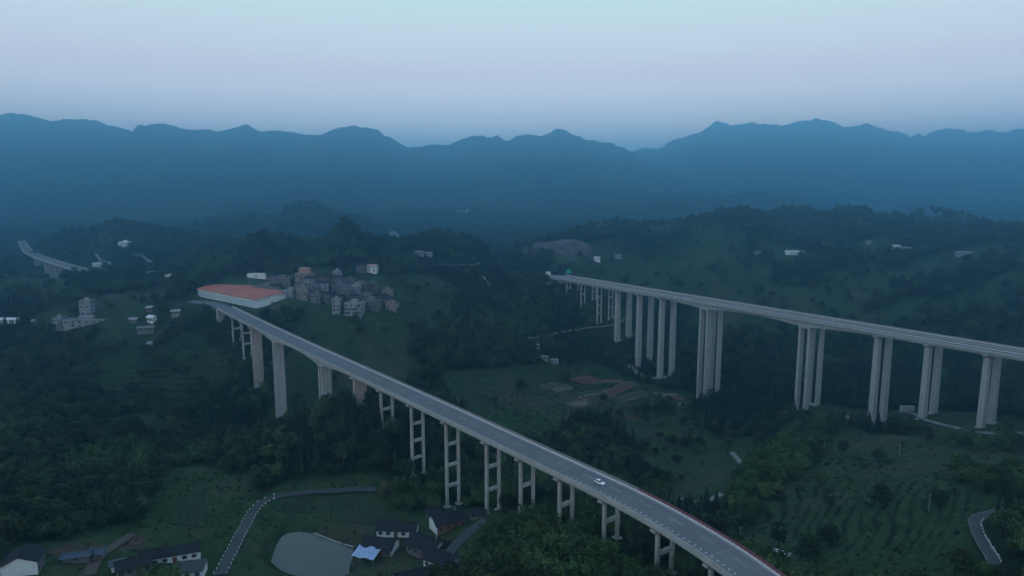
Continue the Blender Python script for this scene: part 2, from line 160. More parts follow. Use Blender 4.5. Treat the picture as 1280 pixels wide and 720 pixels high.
def empty(name, loc, rz=0, label=None, cat=None, group=None):
    o = bpy.data.objects.new(name, None); COL.objects.link(o); o.location = loc; o.rotation_euler = (0, 0, rz); o.empty_display_size = 1
    return tag(o, label, cat, group)
def link(name, me, mat=None, parent=None, loc=None, rz=None):
    o = bpy.data.objects.new(name, me); COL.objects.link(o)
    if mat is not None and not len(me.materials): me.materials.append(mat)
    if parent is not None: o.parent = parent
    if loc is not None: o.location = loc
    if rz is not None: o.rotation_euler = (0, 0, rz)
    return o
def clone(o, parent=None):
    c = o.copy(); COL.objects.link(c); c.parent = parent
    for ch in o.children: clone(ch, c)
    return c
class MB:
    """collects simple solids into one mesh"""
    def __init__(s): s.v = []; s.f = []; s.uv = None
    def add(s, vs, fs):
        k = len(s.v); s.v += [tuple(v) for v in vs]; s.f += [tuple(i+k for i in f) for f in fs]; return s
    def box(s, x0, x1, y0, y1, z0, z1, taper=0):
        t = taper
        return s.add([(x0, y0, z0), (x1, y0, z0), (x1, y1, z0), (x0, y1, z0), (x0+t, y0+t, z1), (x1-t, y0+t, z1), (x1-t, y1-t, z1), (x0+t, y1-t, z1)],
                     [(3, 2, 1, 0), (4, 5, 6, 7), (0, 1, 5, 4), (1, 2, 6, 5), (2, 3, 7, 6), (3, 0, 4, 7)])
    def loops(s, rings, closed=True, caps=True):
        n = len(rings[0]); vs = [p for r in rings for p in r]; fs = []
        for i in range(len(rings)-1):
            for j in range(n if closed else n-1):
                k = (j+1) % n; fs.append((i*n+j, i*n+k, (i+1)*n+k, (i+1)*n+j))
        if caps and closed: fs += [tuple(range(n-1, -1, -1)), tuple((len(rings)-1)*n+j for j in range(n))]
        return s.add(vs, fs)
    def tube(s, pts, rad, n=6):
        rings = []
        for i, p in enumerate(pts):
            p = Vector(p); a = Vector(pts[max(i-1, 0)]); b = Vector(pts[min(i+1, len(pts)-1)]); d = (b-a).normalized()
            u = d.orthogonal().normalized(); w = d.cross(u); r = rad[i] if hasattr(rad, '__len__') else rad
            rings.append([tuple(p+u*math.cos(6.2832*k/n)*r+w*math.sin(6.2832*k/n)*r) for k in range(n)])
        return s.loops(rings)
    def prism(s, poly, z0, z1):
        n = len(poly); return s.loops([[(x, y, z0) for x, y in poly], [(x, y, z1) for x, y in poly]])
    def mesh(s, name, smooth=False):
        me = bpy.data.meshes.new(name); me.from_pydata(s.v, [], s.f); me.update()
        if smooth:
            for p in me.polygons: p.use_smooth = True
        return me
    def obj(s, name, mat, parent=None, smooth=False, loc=None, rz=None): return link(name, s.mesh(name, smooth), mat, parent, loc, rz)
def hz(x, y): return float(height([x], [y])[0])
# ---------------------------------------------------------------- materials
M = {}
M['concrete'] = MAT('concrete', (.40, .385, .36), .85, (.30, .29, .275), .35, 6, .15, 3)
M['pier'] = MAT('pier_concrete', (.46, .43, .395), .85, (.36, .335, .31), .25, 6, .1, 2)
M['pier_pink'] = MAT('pier_brownish', (.44, .345, .295), .85, (.36, .285, .25), .3, 6, .1, 2)
def pier_concrete(name, c1, c2):
    m = MAT(name, c1, .88, c2, .3, 6); t = m.node_tree; b = t.nodes['Principled BSDF']; src = b.inputs['Base Color'].links[0].from_socket
    tc = N(t, 'ShaderNodeTexCoord'); mp = N(t, 'ShaderNodeMapping'); mp.inputs['Scale'].default_value = (1.6, 1.6, .035); t.links.new(tc.outputs['Object'], mp.inputs[0])
    n = N(t, 'ShaderNodeTexNoise'); n.inputs['Scale'].default_value = 1.0; n.inputs['Detail'].default_value = 5; t.links.new(mp.outputs[0], n.inputs[0])
    r = N(t, 'ShaderNodeMapRange'); r.inputs[1].default_value = .48; r.inputs[2].default_value = .72; r.inputs[3].default_value = 1.0; r.inputs[4].default_value = .58; t.links.new(n.outputs[0], r.inputs[0])
    s = N(t, 'ShaderNodeSeparateXYZ'); t.links.new(tc.outputs['Object'], s.inputs[0]); md = N(t, 'ShaderNodeMath', operation='PINGPONG'); md.inputs[1].default_value = 2.25; t.links.new(s.outputs[2], md.inputs[0])
    j = N(t, 'ShaderNodeMapRange'); j.inputs[1].default_value = .0; j.inputs[2].default_value = .12; j.inputs[3].default_value = .72; j.inputs[4].default_value = 1.0; t.links.new(md.outputs[0], j.inputs[0])
    m1 = N(t, 'ShaderNodeMath', operation='MULTIPLY'); t.links.new(r.outputs[0], m1.inputs[0]); t.links.new(j.outputs[0], m1.inputs[1])
    vm = N(t, 'ShaderNodeVectorMath', operation='SCALE'); t.links.new(src, vm.inputs[0]); t.links.new(m1.outputs[0], vm.inputs['Scale']); t.links.new(vm.outputs[0], b.inputs['Base Color']); return m
M['pier'] = pier_concrete('pier_concrete', (.44, .415, .39), (.35, .33, .31)); M['pier_pink'] = pier_concrete('pier_brownish', (.42, .33, .29), (.35, .28, .25))
M['girder'] = MAT('girder_concrete', (.45, .44, .42), .85, (.34, .335, .325), .3, 6, .1, 2)
M['asphalt'] = MAT('asphalt', (.058, .058, .062), .8, (.045, .045, .048), .12, 6, .05, 8, coords='World')
M['deckroad'] = MAT('deck_asphalt', (.15, .15, .155), .75, (.125, .125, .13), .09, 6, coords='World')
def deck_mat():
    m = M['deckroad']; t = m.node_tree; b = t.nodes['Principled BSDF']; src = b.inputs['Base Color'].links[0].from_socket
    u = N(t, 'ShaderNodeUVMap'); s = N(t, 'ShaderNodeSeparateXYZ'); t.links.new(u.outputs[0], s.inputs[0])
    pp = N(t, 'ShaderNodeMath', operation='PINGPONG'); pp.inputs[1].default_value = .92; t.links.new(s.outputs[1], pp.inputs[0])
    mp = N(t, 'ShaderNodeMapping'); mp.inputs['Scale'].default_value = (.03, 1.2, 1); t.links.new(u.outputs[0], mp.inputs[0]); n = N(t, 'ShaderNodeTexNoise'); n.inputs['Detail'].default_value = 6; t.links.new(mp.outputs[0], n.inputs[0])
    a = N(t, 'ShaderNodeMath', operation='MULTIPLY_ADD'); t.links.new(n.outputs[0], a.inputs[0]); a.inputs[1].default_value = .9; a.inputs[2].default_value = .34
    q = N(t, 'ShaderNodeMath', operation='MULTIPLY_ADD'); t.links.new(pp.outputs[0], q.inputs[0]); q.inputs[1].default_value = .22; t.links.new(a.outputs[0], q.inputs[2])
    vm = N(t, 'ShaderNodeVectorMath', operation='SCALE'); t.links.new(src, vm.inputs[0]); t.links.new(q.outputs[0], vm.inputs['Scale']); t.links.new(vm.outputs[0], b.inputs['Base Color'])
deck_mat()
M['paint'] = MAT('road_paint', (.50, .50, .49), .6, (.34, .34, .34), 1.2, 4)
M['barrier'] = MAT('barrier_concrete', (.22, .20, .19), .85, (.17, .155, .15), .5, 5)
M['toe'] = MAT('barrier_toe', (.50, .46, .46), .8, (.40, .37, .37), .6, 5)
M['gravel'] = MAT('gravel', (.20, .195, .185), .95, (.13, .125, .115), .3, 6, .3, 4, coords='World')
M['dirt'] = MAT('dirt_path', (.095, .072, .06), .95, (.065, .05, .042), .4, 6, .3, 4, coords='World')
M['white'] = MAT('white_wall', (.74, .74, .73), .85, (.60, .60, .58), .5, 5)
M['plaster'] = MAT('grey_plaster', (.165, .162, .17), .9, (.11, .108, .115), .4, 5)
M['plaster2'] = MAT('beige_plaster', (.25, .21, .185), .9, (.17, .145, .125), .4, 5)
M['plaster3'] = MAT('pale_plaster', (.30, .30, .31), .9, (.20, .20, .21), .4, 5)
M['brick'] = MAT('brick_wall', (.30, .17, .13), .9, (.22, .13, .10), .6, 5)
M['rust'] = MAT('pinkish_roof', (.42, .23, .19), .8, (.34, .18, .15), .5, 5)
M['redroof'] = MAT('red_metal_roof', (.47, .13, .08), .65, (.36, .105, .07), .1, 8)
M['teal'] = MAT('teal_cladding', (.46, .55, .54), .6, (.38, .46, .46), .3, 4)
M['glass'] = MAT('window_glass', (.03, .035, .045), .15, spec=.6)
M['wood'] = MAT('wood', (.16, .09, .055), .7, (.10, .055, .035), 2, 4)
M['tarp'] = MAT('blue_white_sheet', (.26, .34, .50), .6, (.34, .41, .55), .4, 4)
M['bluemetal'] = MAT('blue_grey_sheet', (.055, .072, .105), .6, (.042, .055, .08), .6, 4)
M['steel'] = MAT('galvanised', (.35, .36, .37), .5, metallic=.4)
M['red'] = MAT('red_paint', (.55, .04, .03), .5)
M['green_sign'] = MAT('green_sign', (.02, .30, .20), .5)
M['carpaint'] = MAT('car_white', (.78, .79, .8), .25, spec=.6)
M['rubber'] = MAT('rubber', (.02, .02, .02), .9)
M['bark'] = MAT('bark', (.10, .08, .06), .95, (.06, .05, .04), 3, 4)
M['rock'] = MAT('cut_rock', (.105, .092, .09), .95, (.045, .042, .04), .08, 8, .6, .3, coords='World')
def tile_mat():
    m = MAT('dark_roof_tiles', (.034, .034, .040), .95, (.02, .02, .025), .9, 5); t = m.node_tree; b = t.nodes['Principled BSDF']; b.inputs['Specular IOR Level'].default_value = .1
    c = N(t, 'ShaderNodeTexCoord'); w = N(t, 'ShaderNodeTexWave', wave_type='BANDS', bands_direction='X'); w.inputs['Scale'].default_value = 1.4
    t.links.new(c.outputs['Object'], w.inputs[0]); bp = N(t, 'ShaderNodeBump'); bp.inputs['Strength'].default_value = .5; bp.inputs['Distance'].default_value = .1
    t.links.new(w.outputs['Fac'], bp.inputs['Height']); t.links.new(bp.outputs[0], b.inputs['Normal']); return m
M['tile'] = tile_mat()
def red_barrier():
    """red paint with pale bars along the barrier (UV: metres along, metres up)"""
    m = MAT('red_white_barrier', (.36, .06, .06), .7); t = m.node_tree; b = t.nodes['Principled BSDF']
    u = N(t, 'ShaderNodeUVMap'); s = N(t, 'ShaderNodeSeparateXYZ'); t.links.new(u.outputs[0], s.inputs[0])
    md = N(t, 'ShaderNodeMath', operation='MODULO'); md.inputs[1].default_value = 1.6; t.links.new(s.outputs[0], md.inputs[0])
    th = N(t, 'ShaderNodeMath', operation='LESS_THAN'); th.inputs[1].default_value = .45; t.links.new(md.outputs[0], th.inputs[0])
    lo = N(t, 'ShaderNodeMath', operation='LESS_THAN'); lo.inputs[1].default_value = .72; t.links.new(s.outputs[1], lo.inputs[0])
    mu = N(t, 'ShaderNodeMath', operation='MULTIPLY'); t.links.new(th.outputs[0], mu.inputs[0]); t.links.new(lo.outputs[0], mu.inputs[1])
    mx = N(t, 'ShaderNodeMix', data_type='RGBA'); mx.inputs[6].default_value = (.155, .05, .055, 1); mx.inputs[7].default_value = (.34, .28, .29, 1)
    t.links.new(mu.outputs[0], mx.inputs[0]); t.links.new(mx.outputs[2], b.inputs['Base Color']); return m
M['redbar'] = red_barrier()
def water_mat():
    m = MAT('pond_water', (.03, .035, .03), .12, spec=.5); t = m.node_tree; b = t.nodes['Principled BSDF']
    n = N(t, 'ShaderNodeTexNoise'); n.inputs['Scale'].default_value = .8; bp = N(t, 'ShaderNodeBump'); bp.inputs['Strength'].default_value = .05
    g = N(t, 'ShaderNodeNewGeometry'); t.links.new(g.outputs['Position'], n.inputs[0]); t.links.new(n.outputs[0], bp.inputs['Height']); t.links.new(bp.outputs[0], b.inputs['Normal']); return m
M['water'] = water_mat()
def leaf_mat(name, dark, light, yellow):
    """leaf colour differs from tree to tree and in patches of the hillside"""
    m = bpy.data.materials.new(name); m.use_nodes = True; t = m.node_tree; b = t.nodes['Principled BSDF']
    b.inputs['Roughness'].default_value = .7; b.inputs['Specular IOR Level'].default_value = .2
    oi = N(t, 'ShaderNodeObjectInfo'); n = N(t, 'ShaderNodeTexNoise'); n.inputs['Scale'].default_value = .016; n.inputs['Detail'].default_value = 3
    t.links.new(oi.outputs['Location'], n.inputs[0])
    r = N(t, 'ShaderNodeMapRange'); r.inputs[1].default_value = .36; r.inputs[2].default_value = .66; t.links.new(n.outputs[0], r.inputs[0])
    a = N(t, 'ShaderNodeMix', data_type='RGBA'); a.inputs[6].default_value = (*dark, 1); a.inputs[7].default_value = (*light, 1); t.links.new(r.outputs[0], a.inputs[0])
    r2 = N(t, 'ShaderNodeMapRange'); r2.inputs[1].default_value = .55; r2.inputs[2].default_value = 1.0; r2.inputs[4].default_value = .8; t.links.new(oi.outputs['Random'], r2.inputs[0])
    c = N(t, 'ShaderNodeMix', data_type='RGBA'); c.inputs[7].default_value = (*yellow, 1); t.links.new(r2.outputs[0], c.inputs[0]); t.links.new(a.outputs[2], c.inputs[6])
    vr = N(t, 'ShaderNodeMapRange'); vr.inputs[3].default_value = .5; vr.inputs[4].default_value = 1.75; sn = N(t, 'ShaderNodeTexWhiteNoise', noise_dimensions='3D'); t.links.new(oi.outputs['Location'], sn.inputs[0]); t.links.new(sn.outputs['Value'], vr.inputs[0])
    vm = N(t, 'ShaderNodeVectorMath', operation='SCALE'); t.links.new(c.outputs[2], vm.inputs[0]); t.links.new(vr.outputs[0], vm.inputs['Scale']); t.links.new(vm.outputs[0], b.inputs['Base Color']); return m
M['leaf'] = leaf_mat('broad_leaves', (.015, .026, .013), (.033, .053, .020), (.050, .068, .025))
M['bright'] = leaf_mat('bright_leaves', (.030, .058, .017), (.044, .078, .022), (.058, .086, .026))
M['needle'] = leaf_mat('needles', (.0115, .020, .013), (.016, .027, .015), (.021, .033, .017))
M['bamboo'] = leaf_mat('bamboo_leaves', (.028, .056, .016), (.044, .078, .022), (.062, .092, .027))
M['shrub'] = leaf_mat('shrub_leaves', (.021, .042, .018), (.035, .060, .022), (.046, .058, .026))
def ground_mat():
    m = bpy.data.materials.new('ground_cover'); m.use_nodes = True; t = m.node_tree; b = t.nodes['Principled BSDF']
    b.inputs['Roughness'].default_value = .95; b.inputs['Specular IOR Level'].default_value = .1
    g = N(t, 'ShaderNodeNewGeometry')
    def noise(s, d=5, seed=0):
        n = N(t, 'ShaderNodeTexNoise'); n.inputs['Scale'].default_value = s; n.inputs['Detail'].default_value = d; n.inputs['Roughness'].default_value = .62
        mp = N(t, 'ShaderNodeMapping'); mp.inputs[1].default_value = (seed, seed*2, 0); t.links.new(g.outputs['Position'], mp.inputs[0]); t.links.new(mp.outputs[0], n.inputs[0]); return n.outputs[0]
    def rng(x, a, c):
        r = N(t, 'ShaderNodeMapRange'); r.inputs[1].default_value = a; r.inputs[2].default_value = c; t.links.new(x, r.inputs[0]); return r.outputs[0]
    def mix(f, a, c):
        x = N(t, 'ShaderNodeMix', data_type='RGBA'); t.links.new(f, x.inputs[0])
        for i, k in ((6, a), (7, c)):
            if isinstance(k, tuple): x.inputs[i].default_value = (*k, 1)
            else: t.links.new(k, x.inputs[i])
        return x.outputs[2]
    meadow = mix(rng(noise(.16, 8), .38, .60), (0.0217, 0.0455, 0.0196), (0.0390, 0.0695, 0.0271))
    meadow = mix(rng(noise(.02, 5, 30), .55, .72), meadow, (0.0512, 0.0512, 0.0288))
    wood = mix(rng(noise(.045, 6, 60), .38, .62), (0.0076, 0.0140, 0.0070), (0.0158, 0.0263, 0.0111))
    at = N(t, 'ShaderNodeAttribute', attribute_name='cover'); sp = N(t, 'ShaderNodeSeparateColor'); t.links.new(at.outputs[0], sp.inputs[0])
    col = mix(sp.outputs[0], wood, meadow)
    lush = mix(rng(noise(.11, 6, 44), .36, .64), (0.0156, 0.0425, 0.0131), (0.0300, 0.0650, 0.0200))
    col = mix(at.outputs['Alpha'], col, lush)
    soil = mix(rng(noise(.15, 5, 90), .4, .6), (.095, .062, .046), (.062, .047, .033))
    col = mix(sp.outputs[1], col, soil)
    rock = mix(rng(noise(.07, 8, 15), .38, .62), (.11, .10, .097), (.20, .18, .17))
    col = mix(sp.outputs[2], col, rock)
    t.links.new(col, b.inputs['Base Color'])
    bp = N(t, 'ShaderNodeBump'); bp.inputs['Strength'].default_value = .9; bp.inputs['Distance'].default_value = 2.6
    t.links.new(noise(.28, 7, 7), bp.inputs['Height']); t.links.new(bp.outputs[0], b.inputs['Normal']); return m
M['ground'] = ground_mat()
def mountain_mat():
    m = bpy.data.materials.new('wooded_mountain'); m.use_nodes = True; t = m.node_tree; b = t.nodes['Principled BSDF']
    b.inputs['Roughness'].default_value = .95; b.inputs['Specular IOR Level'].default_value = .1
    g = N(t, 'ShaderNodeNewGeometry'); n = N(t, 'ShaderNodeTexNoise'); n.inputs['Scale'].default_value = .004; n.inputs['Detail'].default_value = 9; t.links.new(g.outputs['Position'], n.inputs[0])
    r = N(t, 'ShaderNodeValToRGB'); t.links.new(n.outputs[0], r.inputs[0]); r.color_ramp.elements[0].position = .4; r.color_ramp.elements[1].position = .64
    r.color_ramp.elements[0].color = (.014, .025, .013, 1); r.color_ramp.elements[1].color = (.034, .052, .024, 1); t.links.new(r.outputs[0], b.inputs['Base Color'])
    n2 = N(t, 'ShaderNodeTexNoise'); n2.inputs['Scale'].default_value = .05; n2.inputs['Detail'].default_value = 6; t.links.new(g.outputs['Position'], n2.inputs[0])
    bp = N(t, 'ShaderNodeBump'); bp.inputs['Strength'].default_value = 1; bp.inputs['Distance'].default_value = 8; t.links.new(n2.outputs[0], bp.inputs['Height']); t.links.new(bp.outputs[0], b.inputs['Normal']); return m
M['mountain'] = mountain_mat()
# ---------------------------------------------------------------- alignments (road centrelines, z of the road surface)
DECK = 60.0
class Path:
    def __init__(s, pts, step=2.0, smooth=3):
        p = [np.array(q, float) for q in pts]
        for _ in range(smooth):
            q = [p[0]]
            for a, b in zip(p[:-1], p[1:]): q += [a*.75+b*.25, a*.25+b*.75]
            p = q+[p[-1]]
        p = np.array(p); d = np.r_[0, np.cumsum(np.hypot(*np.diff(p[:, :2], axis=0).T))]
        s.len = d[-1]; n = max(2, int(s.len/step)+1); s.S = np.linspace(0, s.len, n)
        s.P = np.c_[np.interp(s.S, d, p[:, 0]), np.interp(s.S, d, p[:, 1])]
        t = np.gradient(s.P, axis=0); s.T = t/np.linalg.norm(t, axis=1)[:, None]
    def at(s, a):
        x = np.interp(a, s.S, s.P[:, 0]); y = np.interp(a, s.S, s.P[:, 1]); tx = np.interp(a, s.S, s.T[:, 0]); ty = np.interp(a, s.S, s.T[:, 1])
        l = math.hypot(tx, ty); return x, y, tx/l, ty/l
    def off(s, a, u):
        x, y, tx, ty = s.at(a); return x-ty*u, y+tx*u
    def find(s, x, y): return float(s.S[np.argmin((s.P[:, 0]-x)**2+(s.P[:, 1]-y)**2)])
    def samples(s, a, b, step=3.0):
        n = max(2, int(abs(b-a)/step)+1); return np.linspace(a, b, n)
LV = Path([(-242, 562), (-233, 551.5), (-153, 447), (-43, 311), (22, 228.5), (36, 211), (48, 193), (58.5, 174), (65, 158), (76, 128), (86, 92)])
RD = np.array((.585, -.811)); RN = np.array((.811, .585))
def rvp(s, off=0): return tuple(RD*s+RN*(484.5+off))
RVN = Path([rvp(-590, -8), rvp(-20, -8)], smooth=0); RVF = Path([rvp(-590, 8), rvp(-20, 8)], smooth=0)
FLB = Path(SITE['far_viaduct'], smooth=2)
TERR_KEYS = 0
# ---------------------------------------------------------------- the ground sheet
def graded(a, b, mid0, mid1, fine, coarse):
    """fine spacing between mid0 and mid1, growing outwards"""
    out = list(np.arange(mid0, mid1, fine)); st = fine; x = mid1
    while x < b: out.append(x); st = min(st*1.055, coarse); x += st
    out.append(b); st = fine; x = mid0-fine; lo = []
    while x > a: lo.append(x); st = min(st*1.055, coarse); x -= st
    lo.append(a); return np.array(lo[::-1]+out)
gx = graded(-6500, 6500, -215, 260, 1.45, 160); gy = graded(-900, 7600, 185, 520, 1.45, 160)
GX, GY = np.meshgrid(gx, gy)
GZ = height(GX, GY)
roads_flat = []   # (polyline, half width)
def grid_mesh(name, X, Y, Z):
    ny, nx = X.shape; v = np.stack([X, Y, Z], -1).reshape(-1, 3)
    i = np.arange(ny*nx).reshape(ny, nx); q = np.stack([i[:-1, :-1], i[:-1, 1:], i[1:, 1:], i[1:, :-1]], -1).reshape(-1, 4)
    me = bpy.data.meshes.new(name); me.vertices.add(len(v)); me.vertices.foreach_set('co', v.ravel().astype(np.float32))
    me.loops.add(q.size); me.loops.foreach_set('vertex_index', q.ravel().astype(np.int32)); me.polygons.add(len(q))
    me.polygons.foreach_set('loop_start', (np.arange(len(q))*4).astype(np.int32)); me.polygons.foreach_set('loop_total', np.full(len(q), 4, np.int32))
    me.update(calc_edges=True); me.polygons.foreach_set('use_smooth', np.ones(len(q), bool)); return me
def S_(k): return SITE[k]
CLEAR = [(S_(k), v) for k, v in (('clear_lawn', 1), ('clear_village', 1), ('clear_yard', 1), ('clear_terrace', .74), ('clear_fields', 1), ('clear_hill', .97), ('clear_town', .85), ('clear_piers', .95), ('clear_dell', .9), ('clear_townsite', 1), ('clear_south', .9), ('clear_left2', .5))]
def openness(x, y):
    """0 in closed woodland, 1 in open grass or fields"""
    x = np.asarray(x, float); y = np.asarray(y, float); r = np.hypot(x, y)
    n = fbm(x/120, y/120, 4, 41)
    o = sstep(.22, .5, n)*.8
    # the eastern slopes are a patchwork of small fields
    e = sstep(150, 330, x)*sstep(560, 700, y)*sstep(1500, 1100, y)
    o = np.maximum(o, e*sstep(-.02, .3, fbm(x/50, y/32, 3, 52))*.85)
    o = o*(1-.8*sstep(900, 1500, r))
    for poly, k in CLEAR:
        bb = np.array(poly); m = (x > bb[:, 0].min()-9) & (x < bb[:, 0].max()+9) & (y > bb[:, 1].min()-9) & (y < bb[:, 1].max()+9)
        if m.any(): o[m] = np.maximum(o[m], k*soft_inside(x[m], y[m], poly, 8))
    for cx, cy, rr in WOODED:
        o = o*sstep(.75, 1.15, np.hypot(x-cx, (y-cy))/rr)
    return o
WOODED = [(-175, 710, 70), (-255, 710, 60), (-85, 770, 60), (93, 925, 38), (320, 1000, 90), (-300, 640, 26), (-5, 775, 30), (-32, 812, 30), (26, 738, 22), (20, 690, 50), (-212, 300, 46), (-255, 345, 66), (-165, 378, 38), (-330, 310, 80), (-130, 345, 22), (-232, 545, 16), (-252, 560, 14)]
fx, fy = GX.ravel(), GY.ravel()
opn = openness(fx, fy)
soil = sstep(.34, .6, fbm(fx/26, fy/26, 3, 63))*.4*opn
for cx, cy, rr in ((-146, 245, 9), (-160, 236, 10), (-128, 262, 6), (-58, 300, 7), (60, 520, 26), (85, 500, 18), (-620, 1030, 26), (-660, 1060, 20), (28, 640, 10)):
    soil = np.maximum(soil, .9*(1-sstep(.4, 1.0, np.hypot(fx-cx, fy-cy)/rr*(1+.35*fbm(fx/7, fy/7, 2, 5)))))
qx, qy = SITE['quarry']
rock = 1-sstep(.5, 1.0, np.hypot((fx-qx-8)/44, (fy-qy+6)/30)*(1+.3*fbm(fx/14, fy/14, 2, 8)))
lush = np.maximum(soft_inside(fx, fy, S_('clear_lawn'), 6), np.maximum(.7*soft_inside(fx, fy, S_('clear_south'), 8), .6*soft_inside(fx, fy, S_('clear_terrace'), 40)*sstep(-.1, .45, fbm(fx/45, fy/30, 3, 17))))*sstep(-.5, .2, fbm(fx/20, fy/20, 3, 13))
soil = soil*(1-.6*lush)
for poly, step in TERRACES:                      # scrubby banks between the terrace beds
    q = np.array(poly); m = (fx > q[:, 0].min()) & (fx < q[:, 0].max()) & (fy > q[:, 1].min()) & (fy < q[:, 1].max())
    zr = height(fx[m], fy[m], False); f = (zr+.8*vnoise(fx[m]/31, fy[m]/31, 77))/step; f = f-np.floor(f); kk_ = inside(fx[m], fy[m], poly)
    opn[m] = np.where(kk_, opn[m]*(1-sstep(.62, .76, f)*(.55+.45*sstep(-.4, .3, vnoise(fx[m]/12, fy[m]/12, 19)))), opn[m])
gme = grid_mesh('ground', GX, GY, GZ)
ca = gme.color_attributes.new('cover', 'FLOAT_COLOR', 'POINT')
ca.data.foreach_set('color', np.stack([opn, soil, rock*.35, lush], -1).astype(np.float32).ravel())
ground = tag(link('ground', gme, M['ground']), kind='structure')
# the bare cut rock face on the knoll beyond the twin viaduct
RX, RY = np.meshgrid(np.linspace(qx-48, qx+62, 90), np.linspace(qy-34, qy+30, 60))
rk = 1-sstep(.62, 1.0, np.hypot((RX-qx-6)/50, (RY-qy+2-.12*(RX-qx))/27)*(1+.28*fbm(RX/13, RY/13, 3, 8)))
RZ = height(RX, RY)-3.2+rk*4.4+rk*(4.2*(ridged(RX/15+RY/40, RY/19, 4, 3)-.6)+1.0*fbm(RX/3.5, RY/3.5, 2, 4))
tag(link('rock_face', grid_mesh('rock_face', RX, RY, RZ), M['rock']), kind='structure')
# ---------------------------------------------------------------- the two mountain ranges on the horizon
TOPS = []
def mountain_range(name, ridge, depth, xr, seed, base=20):
    rx = np.array([p[0] for p in ridge]); rzv = np.array([p[1] for p in ridge]); rzv = np.where(rzv > 250, 308+(rzv-300)*1.14, rzv); ry = np.array([p[2] for p in ridge])
    xs = np.arange(xr[0], xr[1], 17.0); ys = np.linspace(-depth, depth, 150); X, V = np.meshgrid(xs, ys)
    warp = 130*fbm(X/420, V/420, 3, seed)*np.clip(np.abs(V)/400, 0, 1)
    Hc = np.interp(X+warp, rx, rzv)-base; Yc = np.interp(X, rx, ry)+60*np.sin(X/310+seed)
    d = np.abs(V)/depth
    shape = np.clip(1-d**.82, 0, 1)
    sp = ridged(X/430+seed, V/700, 4, seed+3)            # spurs running down from the crest
    k = np.clip(np.abs(V)/160, 0, 1)*np.clip((1-d)*3, 0, 1)
    Z = base+Hc*shape*(1-k*.6)+k*.6*Hc*shape*np.clip(sp*1.45, .0, 1.5)
    Z += 7.0*vnoise(X/34, V/34, seed+9)+5.0*vnoise(X/17.5, V/17.5, seed+10)-30*sstep(.9, 1, d)
    TOPS.append(float(Z.max())); return tag(link(name, grid_mesh(name, X, Yc+V, Z), M['mountain']), kind='structure')
mountain_range('mountain_range', RIDGE_A, 1150, (-4300, 1250), 3)
mountain_range('foothills', RIDGE_C, 430, (-80, 2300), 12, 30)
mountain_range('mountain_range', RIDGE_B, 1250, (-200, 5200), 8)
# ---------------------------------------------------------------- roads and tracks laid on the ground
def ribbon(pts, width, lift, step=2.0, smooth=2, off=0.0):
    p = Path(pts, step, smooth); cols = np.linspace(-width/2, width/2, 4)+off; rows = []
    for a in p.S: rows.append([p.off(a, u) for u in cols])
    R = np.array(rows); Z = height(R[:, :, 0], R[:, :, 1])
    Z = Z.max(axis=1)[:, None].repeat(4, 1)                 # level across
    for _ in range(3):
        Zs = Z.copy(); Zs[1:-1] = (Z[:-2]+2*Z[1:-1]+Z[2:])/4; Z = np.maximum(Zs, Z-.1)
    return p, R, Z+lift
def lay_road(name, pts, width, mat, lift=.12, step=2.0, thick=.6):
    p, R, Z = ribbon(pts, width, lift, step); rings = []
    for i in range(len(R)):
        rings.append([(R[i, 0, 0], R[i, 0, 1], Z[i, 0]-thick)]+[(R[i, j, 0], R[i, j, 1], Z[i, j]) for j in range(4)]+[(R[i, 3, 0], R[i, 3, 1], Z[i, 3]-thick)])
    o = MB().loops(rings).obj(name, mat); tag(o, kind='structure'); return o, p, R, Z
def edge_line(parent, R, Z, j0, j1, t0, t1, lift=.012):
    mb = MB(); vs = []
    for i in range(len(R)):
        for t in (t0, t1):
            x, y = R[i, j0]*(1-t)+R[i, j1]*t; vs.append((x, y, Z[i, 0]+lift))
    mb.add(vs, [(2*i, 2*i+1, 2*i+3, 2*i+2) for i in range(len(R)-1)]); return mb.obj('edge_line', M['paint'], parent)
lane, laneP, laneR, laneZ = lay_road('village_road', S_('lane_left'), 4.2, M['asphalt'])
laner, lanerP, lanerR, lanerZ = lay_road('hill_road', S_('lane_right'), 3.5, M['asphalt'])
for rd, R, Z in ((laner, lanerR, lanerZ),):
    edge_line(rd, R, Z, 0, 3, .03, .05)
for key, w, mt, nm in (('track_mid', 3.2, 'gravel', 'track'), ('track_dell', 3.0, 'gravel', 'track'), ('gravel_road', 7.0, 'gravel', 'gravel_road'), ('pier_track', 4.5, 'gravel', 'gravel_road'),
                       ('pier_track_far', 4.5, 'gravel', 'gravel_road'), ('wood_road', 3.2, 'gravel', 'track'), ('ridge_path', 3.5, 'gravel', 'track'), ('yard_lane', 4.2, 'asphalt', 'yard_road'),
                       ('yard_path', 4.0, 'dirt', 'dirt_path'), ('far_road_a', 9, 'asphalt', 'road'), ('far_road_b', 11, 'gravel', 'road'), ('far_road_c', 9, 'gravel', 'road'), ('far_road_d', 5, 'gravel', 'road'),
                       ('far_road_e', 4, 'gravel', 'track'), ('side_gravel', 6.0, 'gravel', 'gravel_road')):
    lay_road(nm, S_(key), w, M[mt], .15 if S_(key)[0][1] < 420 else .6)
# concrete steps running down the wooded slope
st_pts = S_('slope_steps'); stp = Path(st_pts, 1.0, 0)
sroot = empty('stair_flight', (*st_pts[0], hz(*st_pts[0])), 0, 'thin pale concrete stair running down the slope above the wood', 'stairs')
for k, a in enumerate(np.arange(0, stp.len, 1.4)):
    x, y, tx, ty = stp.at(a); mb = MB().box(-.7, .7, -1.1, 1.1, -.8, .35); mb.obj('step', M['concrete'], sroot, loc=(x-st_pts[0][0], y-st_pts[0][1], hz(x, y)-hz(*st_pts[0])), rz=math.atan2(ty, tx))
